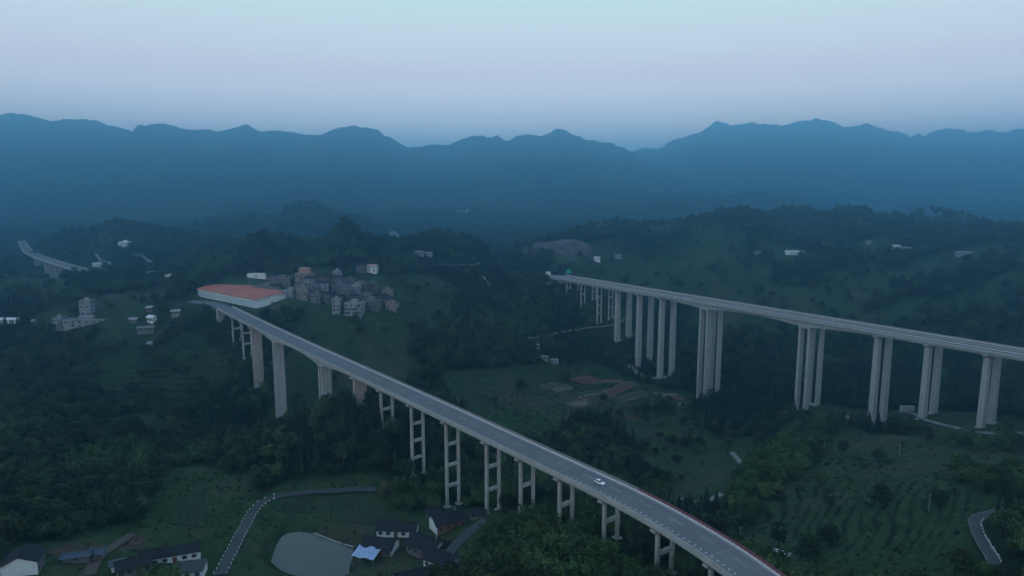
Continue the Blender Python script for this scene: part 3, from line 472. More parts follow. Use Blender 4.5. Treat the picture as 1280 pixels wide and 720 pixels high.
# the expressway beyond the twin viaduct, on its embankment
ex = [rvp(-585), rvp(-640), rvp(-690), (-45, 985), (-95, 1090), (-170, 1250), (-262, 1480), (-330, 1640)]
exp = Path(ex, 6, 2); rows = []
zz = np.array([max(hz(*exp.off(a, u)) for u in (-12, 0, 12)) for a in exp.S]); zz = np.maximum(zz, 50)
kern = np.ones(15)/15; zsm = np.convolve(np.pad(zz, 7, 'edge'), kern, 'valid'); zsm = np.maximum(zsm, zz-2); w0 = np.clip(exp.S/120, 0, 1); zsm = (DECK-.4)*(1-w0)+(zsm+.8)*w0
zsm = np.maximum(zsm, zz+.2)
rings = []
for a, z in zip(exp.S, zsm):
    ring = []
    for u, dz in ((-19, -5), (-12, -.3), (-11.6, 0), (11.6, 0), (12, -.3), (19, -5)): x, y = exp.off(a, u); ring.append((x, y, z+dz))
    rings.append(ring)
xr = tag(MB().loops(rings).obj('expressway', M['deckroad']), kind='structure')
rings = [[(*exp.off(a, u), z+dz) for u, dz in ((-.35, 0), (-.2, .9), (.2, .9), (.35, 0))] for a, z in zip(exp.S, zsm)]
MB().loops(rings).obj('median_barrier', M['concrete'], xr)
# road beyond the near viaduct's far end
lay_road('road', [LV.off(5, 0), (-247, 568), (-258, 580), (-280, 588)], 11.0, M['deckroad'], .3, 3, 2.5)
# ---------------------------------------------------------------- viaducts
def sweep(path, s0, s1, prof, step=3.0, zroad=DECK, origin=(0, 0, 0), uv=False):
    ss = path.samples(s0, s1, step); mb = MB(); rings = []
    for a in ss:
        rings.append([(*(np.array(path.off(a, u))-np.array(origin[:2])), zroad+v-origin[2]) for u, v in (prof(a) if callable(prof) else prof)])
    mb.loops(rings); return mb, ss
def put_uv(me, path_s, prof_v, n):
    uvl = me.uv_layers.new(name='UVMap')
    for poly in me.polygons:
        for li in poly.loop_indices:
            vi = me.loops[li].vertex_index; uvl.data[li].uv = (path_s[vi//n], prof_v[vi % n])
def make_viaduct(path, s_ab, piers, hw, label, cat, main=(), red=None, side_w=None, end_ab=True, dashed=True, pier_mat='pier'):
    """piers: (s, kind, transverse centres or None). main: (pier s, pier s) of the haunched frame"""
    s0, s1 = s_ab; ox, oy, _, _ = path.at(piers[len(piers)//2][0]); org = (ox, oy, 0.0)
    root = empty('viaduct', org, 0, label, cat)
    def sw(name, a, b, prof, mat, parent=root, step=3.0):
        mb, ss = sweep(path, a, b, prof, step, DECK, org); o = mb.obj(name, mat, parent); return o, ss
    slab, _ = sw('deck_slab', s0, s1, [(-hw, -.06), (-hw, -.34), (-hw+1.6, -.55), (hw-1.6, -.55), (hw, -.34), (hw, -.06)], M['girder'])
    rs_, rss = sw('road_surface', s0, s1, [(-hw+.45, -.06), (-hw+.45, 0), (hw-.45, 0), (hw-.45, -.06)], M['deckroad'])
    put_uv(rs_.data, rss, [-hw, -hw, hw, hw], 4)
    for sd in (-1, 1):
        prof = [(sd*hw, -.06), (sd*hw, 1.25), (sd*(hw-.22), 1.25), (sd*(hw-.30), .40), (sd*(hw-.5), .14), (sd*(hw-.5), -.06)]
        if sd > 0: prof = prof[::-1]
        segs = [(s0, s1, 'barrier')]
        if red and sd > 0: segs = [(s0, red, 'barrier'), (red, s1, 'redbar')]
        for a, b, mt in segs:
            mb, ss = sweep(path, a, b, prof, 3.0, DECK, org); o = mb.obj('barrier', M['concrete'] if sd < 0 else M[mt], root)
            if mt == 'redbar': put_uv(o.data, ss, [q[1] for q in prof], len(prof))
            tp = [(sd*(hw-.29), .42), (sd*(hw-.30), .46), (sd*(hw-.52), .17), (sd*(hw-.75), .012), (sd*(hw-.6), .0)]
            if sd > 0: tp = tp[::-1]
            sw('barrier_toe', a, b, [(u, v) for u, v in tp], M['toe'], o)
        # painted edge line
        u = sd*(hw-1.25); sw('edge_line', s0+2, s1-2, [(u-.09, .004), (u-.09, .007), (u+.09, .007), (u+.09, .004)], M['paint'])
    if dashed:
        for a in np.arange(s0+6, s1-8, 13.0):
            sw('lane_dash', a, a+5.5, [(-.07+dashed, .004), (-.07+dashed, .007), (.07+dashed, .007), (.07+dashed, .004)], M['paint'])
    # girders, one per span
    ps = [s0]+[p[0] for p in piers]+[s1]
    for a, b in zip(ps[:-1], ps[1:]):
        if main and main[0]-60 <= a and b <= main[1]+60 and (a in main or b in main):
            dmax, dmin = main[2], main[3]
            def dep(s, a=a, b=b):
                d = min([abs(s-q) for q in (a, b) if q in main]); L_ = (b-a)/2 if (a in main and b in main) else (b-a)
                k = 1-min(1, max(0, d-3.0)/(L_-3.0)); return dmin+(dmax-dmin)*k**1.9
            f = lambda s: [(-hw+2.4, -.5), (-hw+3.0, -.5-dep(s)), (hw-3.0, -.5-dep(s)), (hw-2.4, -.5)]
            g, _ = sw('box_girder', a+.05, b-.05, f, M['girder'], step=2.0)
        else:
            g, _ = sw('girder', a+.06, b-.06, [(-hw+1.1, -.5), (-hw+1.5, -2.05), (hw-1.5, -2.05), (hw-1.1, -.5)], M['girder'])
    for a in [p[0] for p in piers if p[1] in ('bent', 'wall', 'box')][::3]:
        sw('expansion_joint', a-.25, a+.25, [(-hw+.6, .003), (-hw+.6, .005), (hw-.6, .005), (hw-.6, .003)], M['barrier'])
    # piers
    for s, kind, deep in piers:
        x, y, tx, ty = path.at(s); rz = math.atan2(ty, tx)
        def g0(u, w=0):
            px, py = path.off(s+w, u); return hz(px, py)
        def local(name, mb, mat, parent): return mb.obj(name, mat, parent, loc=(x-ox, y-oy, 0) if parent is root else (0, 0, 0), rz=rz if parent is root else 0)
        if kind == 'bent':
            cu = hw*.48; top = DECK-2.1; capz = top-1.5
            cap = local('pier_bent', MB().loops([[(-.95, u, top), (-.95, u, top-h), (.95, u, top-h), (.95, u, top)] for u, h in ((-hw+.9, .7), (-cu-.8, 1.5), (cu+.8, 1.5), (hw-.9, .7))]), M[pier_mat], root)
            lows = []
            for u in (-cu, cu):
                zb = g0(u); lows.append(zb); mb = MB(); n = 12
                mb.loops([[(math.cos(6.2832*k/n)*.8, u+math.sin(6.2832*k/n)*.8, z) for k in range(n)] for z in (zb-2, capz+.1)]); local('column', mb, M[pier_mat], cap)
                local('footing', MB().box(-1.5, 1.5, u-1.5, u+1.5, zb-1.5, zb+.35, .15), M['concrete'], cap)
            hgt = capz-max(lows); nb = int(hgt//11)
            for k in range(nb):
                z = capz-hgt*(k+1)/(nb+1)-.5; local('cross_beam', MB().box(-.55, .55, -cu+.75, cu-.75, z, z+1.3), M[pier_mat], cap)
        elif kind == 'wall':
            zb = min(g0(-3), g0(3)); top = DECK-2.1; w = side_w or hw*.55
            cap = local('pier_cap', MB().loops([[(-1.5, u, top), (-1.5, u, top-h), (1.5, u, top-h), (1.5, u, top)] for u, h in ((-hw+1, .8), (-w+.1, 1.9), (w-.1, 1.9), (hw-1, .8))]), M[pier_mat], root)
            o = local('pier_shaft', MB().box(-1.45, 1.45, -w, w, zb-2, top-1.5), M['pier_pink'] if side_w else M[pier_mat], cap)
            local('footing', MB().box(-2.4, 2.4, -w-.9, w+.9, zb-2.5, zb+.4, .2), M['concrete'], cap)
            for u in (-w*.34, w*.34): local('pier_rib', MB().box(-1.52, 1.52, u-.12, u+.12, zb-1, top-1.9), M['concrete'], cap)
        elif kind == 'box':
            zb = min(g0(-3), g0(3)); top = DECK-2.1; w = hw*.52
            cap = local('pier_cap', MB().loops([[(-1.6, u, top), (-1.6, u, top-h), (1.6, u, top-h), (1.6, u, top)] for u, h in ((-hw+.8, .8), (-w+.3, 2.2), (w-.3, 2.2), (hw-.8, .8))]), M[pier_mat], root)
            mb = MB(); ch = .35
            mb.loops([[(a, b, z) for a, b in ((-1.5-k, -w+ch), (-1.5-k+ch, -w), (1.5+k-ch, -w), (1.5+k, -w+ch), (1.5+k, w-ch), (1.5+k-ch, w), (-1.5-k+ch, w), (-1.5-k, w-ch))] for z, k in ((zb-2, .35), (top-1.4, 0))])
            local('pier_shaft', mb, M[pier_mat], cap)
            local('footing', MB().box(-2.7, 2.7, -w-1, w+1, zb-2.5, zb+.5, .2), M['concrete'], cap)
        elif kind == 'twin':
            zb = min(g0(-3), g0(3)); top = DECK-.5-main[2]; w = hw*.46
            cap = local('pier_table', MB().box(-deep-1.2, deep+1.2, -w-.3, w+.3, top-.9, top+.05), M[pier_mat], root)
            for d in (-deep, deep):
                z2 = min(g0(-3, d), g0(3, d))
                local('pier_leg', MB().box(d-.95, d+.95, -w, w, z2-2, top-.6), M[pier_mat], cap)
            zb = min(g0(0, -deep), g0(0, deep)); local('footing', MB().box(-deep-2, deep+2, -w-1, w+1, zb-3, zb+.5, .2), M['concrete'], cap)
    for a, sg in ((s0, 1), (s1, -1)):
        if not end_ab and a == s1: continue
        x, y, tx, ty = path.at(a); zb = hz(x, y); MB().box(-3, 1.0, -hw+.2, hw-.2, min(zb-6, DECK-8), DECK-.6).obj('abutment', M['concrete'], root, loc=(x-ox, y-oy, 0), rz=math.atan2(ty*sg, tx*sg))
    return root, org
lpx = [LV.find(*q) for q in SITE['left_piers']]
m1, m2 = lpx[3], lpx[4]
kinds = ['bent', 'bent', 'wall', 'twin', 'twin', 'wall']+['bent']*7
lp = [(q, k, 1.9) for q, k in zip(lpx, kinds)]+[(LV.find(*q), 'bent', 0) for q in ((49, 196.5), (60, 177), (67, 155), (75, 132))]
lroot, lorg = make_viaduct(LV, (6, LV.len-14), lp, 6.5, 'long single-deck viaduct running from the red-roofed hall to the lower right, white car on it', 'viaduct',
             main=(m1, m2, 4.6, 2.1), red=LV.find(42, 214), side_w=3.4, dashed=1.6)
# row of short marks along the near lane edge of the near half of the deck
mb = MB(); n = 0
for a in np.arange(LV.find(22, 228), LV.len-16, 2.3):
    for u in (-3.6,):
        pts = [np.array(LV.off(a+d, u+e))-np.array(lorg[:2]) for d, e in ((0, -.28), (.75, -.28), (.75, .28), (0, .28))]
        mb.add([(*p, DECK+.006) for p in pts], [(0, 1, 2, 3)])
tag(mb.obj('edge_tick_marks', M['paint'], lroot), kind='stuff')
def rs(px_s): return px_s+590
q = SITE['right_piers']
rp = [(-556, 'bent', 0)]+list(zip(q, ('bent', 'bent', 'box', 'box', 'box', 'twin', 'twin', 'box', 'box', 'box'), (0, 0, 0, 0, 0, 3.6, 3.6, 0, 0, 0)))+[(q[-1]+30*k, 'box', 0) for k in (1, 2, 3)]
rp = [(rs(a), k, d) for a, k, d in rp]; rm = (rs(q[5]), rs(q[6]), 4.6, 2.1)
make_viaduct(RVN, (3, 565), rp, 5.5, 'nearer of the two parallel high viaduct decks on tall paired piers, viewer side', 'viaduct', main=rm, dashed=.9)
make_viaduct(RVF, (3, 565), rp, 5.5, 'farther of the two parallel high viaduct decks on tall paired piers, behind its twin', 'viaduct', main=rm, dashed=.9)
# distant viaduct at the left edge
fz = 62.0
fo = (*FLB.off(FLB.len*.6, 0), 0); froot = empty('viaduct', fo, 0, 'small distant curved viaduct with two pale piers at the far left edge', 'viaduct')
def fsweep(prof, name, mat):
    rings = []
    for a in FLB.S[::4]: rings.append([(*(np.array(FLB.off(a, u))-np.array(fo[:2])), fz+v) for u, v in prof])
    return MB().loops(rings).obj(name, mat, froot)
fsweep([(-6, 0), (-6, -1.8), (6, -1.8), (6, 0)], 'girder', M['girder']); fsweep([(-5.6, .01), (-5.6, .05), (5.6, .05), (5.6, .01)], 'road_surface', M['deckroad'])
for sd in (-1, 1): fsweep([(sd*6-.15, -.1), (sd*6-.15, 1.1), (sd*6+.15, 1.1), (sd*6+.15, -.1)], 'barrier', M['concrete'])
for i in (4, 4.55, 3.2, 2):
    p_ = np.array(SITE['far_viaduct'][int(i)])*(1-i % 1)+np.array(SITE['far_viaduct'][min(6, int(i)+1)])*(i % 1); a = FLB.find(*p_); x, y, tx, ty = FLB.at(a); zb = hz(x, y)
    MB().box(-2.0, 2.0, -4.5, 4.5, min(zb, fz-18)-4, fz-2.2).obj('pier_shaft', M['pier'], froot, loc=(x-fo[0], y-fo[1], 0), rz=math.atan2(ty, tx))
# ---------------------------------------------------------------- pond
pond = S_('pond'); pz = 14.1
pc = np.mean(pond, axis=0)
pp = Path(pond+[pond[0]], 1.5, 2).P
pond_o = tag(MB().add([(x, y, pz) for x, y in pp[:-1]], [tuple(range(len(pp)-1))]).obj('pond_water', M['water']), kind='structure')
# low stone edging on the pond's far bank
edg = empty('pond_edging', (*pond[6], pz), 0, 'pale stone edging along the far bank of the pond', 'kerb')
for i in range(5, 8):
    a, b = np.array(pond[i]), np.array(pond[i+1]); L_ = np.linalg.norm(b-a)
    for k in range(int(L_/1.1)):
        p = a+(b-a)*(k+.5)*1.1/L_; s = random.uniform(.8, 1.1); MB().box(-.48*s, .48*s, -.25, .25, -.4, .3*s, .04).obj('stone', M['concrete'], edg, loc=(p[0]-pond[6][0], p[1]-pond[6][1]+.3, .1), rz=math.atan2(b[1]-a[1], b[0]-a[0]))
# ---------------------------------------------------------------- white guard stones along the small roads
gs_mesh = MB().box(-.32, .32, -.13, .13, -.3, .48, .05).mesh('guard_stone')
def guard_stones(p, R, Z, s0, s1, sides, gap, labels, group):
    for sd, lb in zip(sides, labels):
        for a in np.arange(s0, s1, gap):
            x, y, tx, ty = p.at(a); i = min(len(p.S)-1, int(np.searchsorted(p.S, a))); w = np.linalg.norm(R[i, 0]-R[i, 3])/2+.12
            xo, yo = p.off(a, sd*w); o = link('guard_stone', gs_mesh, M['white'], None, (xo, yo, Z[i, 0]-.03), math.atan2(ty, tx)); tag(o, lb, 'guard stone', group)
guard_stones(laneP, laneR, laneZ, 1, laneP.len*.62, (-1, 1), 3.1, ('small white guard stone on the pond side of the village road', 'small white guard stone on the house side of the village road'), 'guard stones along the village road')
guard_stones(lanerP, lanerR, lanerZ, 9, lanerP.len-4, (1,), 2.6, ('small white guard stone along the inner bend of the hill road',), 'guard stones along the hill road')
# ---------------------------------------------------------------- houses
def house(name, key, w, d, h, rot, label, cat='house', wall='white', roof='tile', rise=None, doors=1, wins=3, over=.7, group=None, pos=None, gable=True, chim=False, sink=3.0, gwall=None):
    x, y = pos or SITE['houses'].get(key) or SITE['town'].get(key) or SITE['far_b'][key]
    a = math.radians(rot); zs = [hz(x+math.cos(a)*u-math.sin(a)*v, y+math.sin(a)*u+math.cos(a)*v) for u in (-w/2, 0, w/2) for v in (-d/2, 0, d/2)]
    z = float(np.mean(zs)); z = max(z, max(zs)-.6*h)
    root = empty(name, (x, y, z), a, label, cat, group); rise = rise if rise is not None else d*.27
    mb = MB()
    if gable:
        mb.add([(-w/2, -d/2, -sink), (w/2, -d/2, -sink), (w/2, d/2, -sink), (-w/2, d/2, -sink), (-w/2, -d/2, h), (w/2, -d/2, h), (w/2, d/2, h), (-w/2, d/2, h), (-w/2, 0, h+rise), (w/2, 0, h+rise)],
               [(3, 2, 1, 0), (0, 1, 5, 4), (2, 3, 7, 6), (1, 2, 6, 9, 5), (3, 0, 4, 8, 7), (4, 5, 9, 8), (6, 7, 8, 9)])
        mb.obj('wall', M[wall], root)
        if gwall:
            for sd in (-1, 1):
                x1 = sd*(w/2+.03); pts = [(-d/2+.02, -sink), (d/2-.02, -sink), (d/2-.02, h-.02), (0, h+rise-.04), (-d/2+.02, h-.02)]
                MB().loops([[(q, v, z_) for v, z_ in pts] for q in (x1-.025, x1+.025)]).obj('gable', M[gwall], root)
        sl = rise/(d/2); ov = over
        for sd in (-1, 1):
            ye = sd*(d/2+ov); ze = h-sl*ov; t = .16
            o = MB(); q = [(-w/2-ov, 0, h+rise+.05), (w/2+ov, 0, h+rise+.05), (w/2+ov, ye, ze+.05), (-w/2-ov, ye, ze+.05)]
            o.add(q+[(a_, b_, c_+t) for a_, b_, c_ in q], [(0, 1, 2, 3) if sd > 0 else (3, 2, 1, 0), (7, 6, 5, 4) if sd > 0 else (4, 5, 6, 7), (0, 4, 5, 1), (1, 5, 6, 2), (2, 6, 7, 3), (3, 7, 4, 0)])
            r = o.obj('roof_slope', M[roof], root)
        MB().box(-w/2-ov, w/2+ov, -.18, .18, h+rise+.1, h+rise+.36).obj('roof_ridge', M[roof], root)
    else:
        MB().box(-w/2, w/2, -d/2, d/2, -sink, h).obj('wall', M[wall], root)
        MB().box(-w/2-.25, w/2+.25, -d/2-.25, d/2+.25, h, h+.3).obj('roof_slab', M[roof], root)
    n = max(1, wins+doors)
    for sd in (-1, 1):
        for k in range(n):
            u = -w/2+w*(k+.5)/n; isd = (k == n//2) and doors
            if isd:
                dd = MB().box(u-.75, u+.75, -.06, .06, .05, 2.3).obj('door', M['wood'], root, loc=(0, sd*(d/2+.02), 0)); MB().box(u+.5, u+.58, -.1, .1, 1.0, 1.15).obj('handle', M['steel'], dd)
            else:
                wf = MB().box(u-.8, u+.8, -.05, .05, 1.0, 2.3).obj('window', M['wood'], root, loc=(0, sd*(d/2+.02), 0)); MB().box(u-.68, u+.68, -.07, .07, 1.12, 2.18).obj('pane', M['glass'], wf)
    if chim: MB().box(w*.3-.35, w*.3+.35, d*.2-.3, d*.2+.3, h, h+rise+1.0).obj('chimney', M['plaster'], root)
    return root
V = 'village houses beside the pond'
house('farmhouse', 'H1', 15.5, 6.5, 3.1, -4, 'long dark-roofed white farmhouse standing across the lawn just behind the pond', wins=4, group=V)
house('farmhouse', 'H2', 13, 8, 3.6, 30, wall='brick', gwall='white', label='white-gabled dark-roofed farmhouse right at the foot of the viaduct column', group=V, chim=True)
house('lean_to', 'H2b', 7, 5, 2.4, -18, 'low dark roof tucked behind the white-gabled farmhouse at the viaduct foot', cat='shed', wall='plaster', wins=1, group=V)
house('farmhouse', 'H3', 12, 7.5, 3.2, -14, wall='plaster', gwall='white', label='dark-roofed farmhouse by the pond bank, behind the blue-white sheet roof', group=V)
house('farmhouse', 'H4', 12.5, 8.5, 3.4, -34, wall='plaster', gwall='white', label='dark-roofed farmhouse in the middle of the hamlet, white wall on its right end', group=V, chim=True)
house('shed', 'H5', 4.4, 3.0, 2.3, 24, 'tiny dark-roofed shed between two farmhouses beside the yard road', wins=1, doors=0, group=V)
house('farmhouse', 'H6', 11, 7.5, 3.4, -32, wall='white', gwall='white', label='dark-roofed farmhouse with white gable at the lower end of the yard road', group=V)
house('farmhouse', 'H7', 14, 8, 3.4, 22, 'farmhouse roof cut off by the lower edge below the hamlet', group=V)
house('shed', 'H8', 5.6, 4.2, 2.6, -10, 'small dark shed under the viaduct between two column pairs', wall='plaster', wins=1, group=V)
hx, hy = SITE['houses']['H3t']; hz0 = hz(hx, hy)
cr = empty('canopy', (hx, hy, hz0), math.radians(-16), 'blue-white sheet canopy in front of the pondside farmhouse', 'canopy')
rings = [[(u, -4.2, 2.9+.25*math.sin(u*1.3)), (u, 4.2, 4.1+.2*math.sin(u*1.1+1)), (u, 4.2, 4.2+.2*math.sin(u*1.1+1)), (u, -4.2, 3.0+.25*math.sin(u*1.3))] for u in np.linspace(-4.6, 4.6, 12)]
MB().loops(rings).obj('sheet', M['tarp'], cr)
for u in (-4.3, 4.3):
    for v in (-3.9, 3.9): MB().tube([(u, v, -1), (u, v, 2.9 if v < 0 else 4.0)], .09).obj('post', M['steel'], cr)
B = 'farmsteads at the lower left'
house('farmhouse', 'B1', 9, 10.5, 4.8, 112, 'white-gabled farmhouse cut by the lower left corner', wall='plaster', gwall='white', wins=2, group=B, rise=2.4)
house('shed', 'B2', 8.5, 3.6, 2.2, 14, 'long low blue-grey shed behind the corner farmhouse', wall='plaster', roof='bluemetal', wins=1, doors=0, rise=.6, group=B)
house('shed', 'B3', 5, 4, 2.6, 10, 'small blue-grey shed at the bend of the dirt path', wall='plaster', roof='bluemetal', wins=1, rise=.7, group=B)
house('farmhouse', 'B4', 10.5, 6.5, 3.2, 32, wall='plaster', gwall='white', label='dark-roofed farmhouse with white gable joined below the long white house', group=B)
house('annex', 'B4b', 4.2, 4.0, 2.6, 32, 'small blue-roofed annex at the end of the white-gabled farmhouse', cat='shed', wall='white', roof='bluemetal', rise=.4, wins=1, doors=0, group=B)
house('long_house', 'B5', 19.5, 6.4, 3.4, 20, 'long dark-roofed house with a white front wall near the village road', wins=5, group=B)
house('flat_roof_house', 'B6', 10, 8, 2.6, 12, 'flat dark roof at the lower edge between the long house and the road', roof='asphalt', gable=False, wins=2, group=B)
house('shed', 'SH', 4.6, 2.4, 2.2, -38, 'white-roofed shed beyond the red and white barrier of the viaduct', cat='shed', wall='plaster', roof='white', rise=.5, wins=1)
# ---------------------------------------------------------------- bigger buildings with rows of windows
def block(name, key, w, d, floors, rot, label, cat='building', wall='plaster', roof='plaster', group=None, fh=3.1, cols=None, tower=None, parapet=.9, pitched=None, pos=None, wallmat=None):
    x, y = pos or SITE['town'].get(key) or SITE['houses'].get(key) or SITE['far_b'][key]; a = math.radians(rot)
    zs = [hz(x+math.cos(a)*u-math.sin(a)*v, y+math.sin(a)*u+math.cos(a)*v) for u in (-w/2, w/2) for v in (-d/2, d/2)]; z = min(zs); h = floors*fh+max(0, min(3, np.mean(zs)-z))
    root = empty(name, (x, y, z), a, label, cat, group)
    MB().box(-w/2, w/2, -d/2, d/2, -3, h).obj('wall', M[wall], root)
    if pitched:
        o = MB(); o.loops([[(u, -d/2-.5, h), (u, 0, h+pitched), (u, d/2+.5, h), (u, 0, h-.05)] for u in (-w/2-.5, w/2+.5)]); o.obj('roof', M[roof], root)
    else:
        r = MB(); t = .25
        for b in ((-w/2-.1, w/2+.1, -d/2-.1, -d/2+t), (-w/2-.1, w/2+.1, d/2-t, d/2+.1), (-w/2-.1, -w/2+t, -d/2+t, d/2-t), (w/2-t, w/2+.1, -d/2+t, d/2-t)): r.box(*b, h-.2, h+parapet)
        r.obj('parapet', M[wall], root); MB().box(-w/2+t, w/2-t, -d/2+t, d/2-t, h-.1, h+.12).obj('roof_slab', M[roof], root)
        sx = w*.18
        if floors > 1: MB().box(-sx, sx, -d*.05, d*.3, h+.1, h+2.8).obj('stair_head', M[wall], root)
    if tower: MB().box(-w*.3, w*.3, -d*.3, d*.3, h+.1, h+tower).obj('rooftop_room', M['rust'], root)
    n = cols or max(2, int(w/3.4)); wm = MB(); bal = MB()
    for f in range(floors):
        zz = z*0+h-floors*fh+f*fh+.9
        for sd in (-1, 1):
            for k in range(n):
                if random.random() < .28: continue
                u = -w/2+w*(k+.5)/n+random.uniform(-.3, .3); wm.box(u-.8, u+.8, sd*(d/2+.02)-.05, sd*(d/2+.02)+.05, zz, zz+1.6)
                if f and k % 3 == 1: bal.box(u-1.5, u+1.5, min(sd*d/2, sd*(d/2+1.1)), max(sd*d/2, sd*(d/2+1.1)), zz-.95, zz-.05)
            m_ = max(1, int(d/4))
            for k in range(m_):
                v = -d/2+d*(k+.5)/m_; wm.box(sd*(w/2+.02)-.05, sd*(w/2+.02)+.05, v-.7, v+.7, zz, zz+1.5)
    tag(wm.obj('window_rows', M['glass'], root), kind='stuff')
    if bal.v: tag(bal.obj('balcony_rows', M[wall], root), kind='stuff')
    return root
T = 'buildings of the hilltop town'
block('low_block', 'T1', 19, 7, 1, -6, 'white two-storey row at the far left of the hilltop town', wall='white', group=T, roof='plaster3')
block('town_block', 'T2', 20, 11, 2, -8, 'broad grey block just behind the right end of the red-roofed hall', group=T, roof='plaster')
block('town_block', 'T3', 17, 9, 2, -4, 'grey block between the white row and the pink-topped tower block', wall='plaster', group=T)
block('tower_block', 'T4', 15, 10, 3, -4, 'tallest town block, beige with a pinkish rooftop room', wall='plaster2', tower=5.5, group=T)
block('town_house', 'T5', 9, 8, 3, 4, 'small beige block on the near edge of the town below the tower block', wall='plaster2', group=T)
block('town_block', 'T8', 7, 7, 3, 0, 'slim pale tower standing alone behind the middle of the town', wall='plaster3', group=T)
block('town_block', 'T10', 20, 9, 2, -12, 'long grey block at the upper right end of the town', wall='plaster', group=T)
block('town_block', 'T12', 6.5, 9, 3, 8, 'narrow pale block on the near edge of the town, left of the ribbed one', wall='plaster3', group=T)
block('town_block', 'T13', 14, 10, 3, -10, 'ribbed pale apartment block at the near right corner of the town', wall='plaster3', cols=6, group=T)
block('town_block', 'T14', 14, 9, 2, -14, 'grey block at the rightmost end of the town', wall='plaster', group=T)
block('hill_house', 'T15', 9, 7, 2, -5, 'left of two small houses on the slope above the town', wall='plaster', pitched=1.6, roof='tile', group=T)
block('hill_house', 'T16', 9, 7, 2, -8, 'right one of two small pale houses on the slope above the town', wall='white', pitched=1.4, roof='rust', group=T)
for k, (kk, w, d, f, r, wl) in enumerate((('T6', 14, 9, 2, -16, 'plaster'), ('T7', 10, 8, 3, 3, 'plaster3'), ('T9', 13, 8, 2, 14, 'plaster'), ('T11', 12, 9, 2, -28, 'plaster'), ('T17', 11, 9, 2, 18, 'plaster'), ('T18', 8, 8, 2, 0, 'plaster3'), ('T19', 11, 9, 3, -8, 'plaster'), ('T20', 9, 7, 3, -25, 'plaster'), ('T21', 9, 7, 2, -10, 'plaster'), ('T22', 10, 8, 2, -5, 'plaster'), ('T23', 9, 7, 2, -5, 'plaster'))):
    block('town_house', kk, w, d, f, r, 'grey flat-roofed town building crowded in among its neighbours', wall=wl, group='crowded grey buildings in the middle of the town', pitched=(1.8 if k % 2 else None), roof='tile' if k % 2 else 'plaster')
trng = random.Random(4); spots = []
for k in range(400):
    u, v = trng.random(), trng.random(); x = -196+u*92; y = 574+v*44-10*abs(u-.5)
    if all(math.hypot(x-a, y-b_) > 10.5 for a, b_ in list(SITE['town'].values())+spots): spots.append((x, y))
    if len(spots) >= 18: break
for k, (x, y) in enumerate(spots):
    block('town_house', None, trng.uniform(7, 11), trng.uniform(6, 8), trng.choice((1, 2, 2, 3)), trng.uniform(-30, 25), 'small low grey house squeezed between the bigger town buildings', wall=trng.choice(('plaster', 'plaster', 'plaster3', 'plaster2')), group='small low houses of the hilltop town', pitched=1.6 if k % 3 else None, roof='tile' if k % 3 else 'plaster', pos=(x, y))
TOWN_SPOTS = spots
# red-roofed market hall
P0, P1, P2 = (np.array(p) for p in S_('hall')); ax = (P2-P0)/np.linalg.norm(P2-P0); Lh = np.linalg.norm(P2-P0); Wh = 44.0
hc = P0+ax*Lh/2+np.array((-ax[1], ax[0]))*(-1 if np.dot(np.array((-ax[1], ax[0])), P1-P0) < 0 else 1)*Wh/2
ha = math.atan2(ax[1], ax[0]); hzz = 59.6
hall = empty('market_hall', (*hc, hzz), ha, 'large hall with red curved metal roof and white walls at the viaduct end', 'hall')
def arch(v): return 7.0+2.6*(1-(2*v/Wh)**2)
prof = [(v, arch(v)) for v in np.linspace(-Wh/2, Wh/2, 15)]
MB().loops([[(u, v, z) for v, z in [(-Wh/2, -4)]+prof+[(Wh/2, -4)]] for u in (-Lh/2, Lh/2)]).obj('wall', M['white'], hall)
po = [(v, 7.0+2.6*(1-(2*v/(Wh+2))**2)+.12) for v in np.linspace(-Wh/2-1, Wh/2+1, 17)]
for k in range(11):
    u0 = -Lh/2-1.2+(Lh+2.4)*k/11; u1 = -Lh/2-1.2+(Lh+2.4)*(k+1)/11-.12; dz = .25*math.sin(k*1.25)
    MB().loops([[(u, v, z+dz) for v, z in po]+[(u, v, z+dz+.16) for v, z in po[::-1]] for u in (u0, u1)]).obj('roof_panel', M['redroof'], hall)
for sd in (-1, 1):
    MB().box(-Lh/2+.5, Lh/2-.5, sd*(Wh/2+.03)-.05, sd*(Wh/2+.03)+.05, 1.0, 5.6).obj('side_cladding', M['teal'], hall)
    for k in range(4): MB().box(sd*(Lh/2+.04)-.06, sd*(Lh/2+.04)+.06, -Wh/2+4+k*7.5, -Wh/2+8+k*7.5, 0, 4).obj('gate', M['steel'], hall)
MB().tube([(-6, 2, 10), (-6, 2, 19)], [.16, .08]).obj('roof_mast', M['steel'], hall)
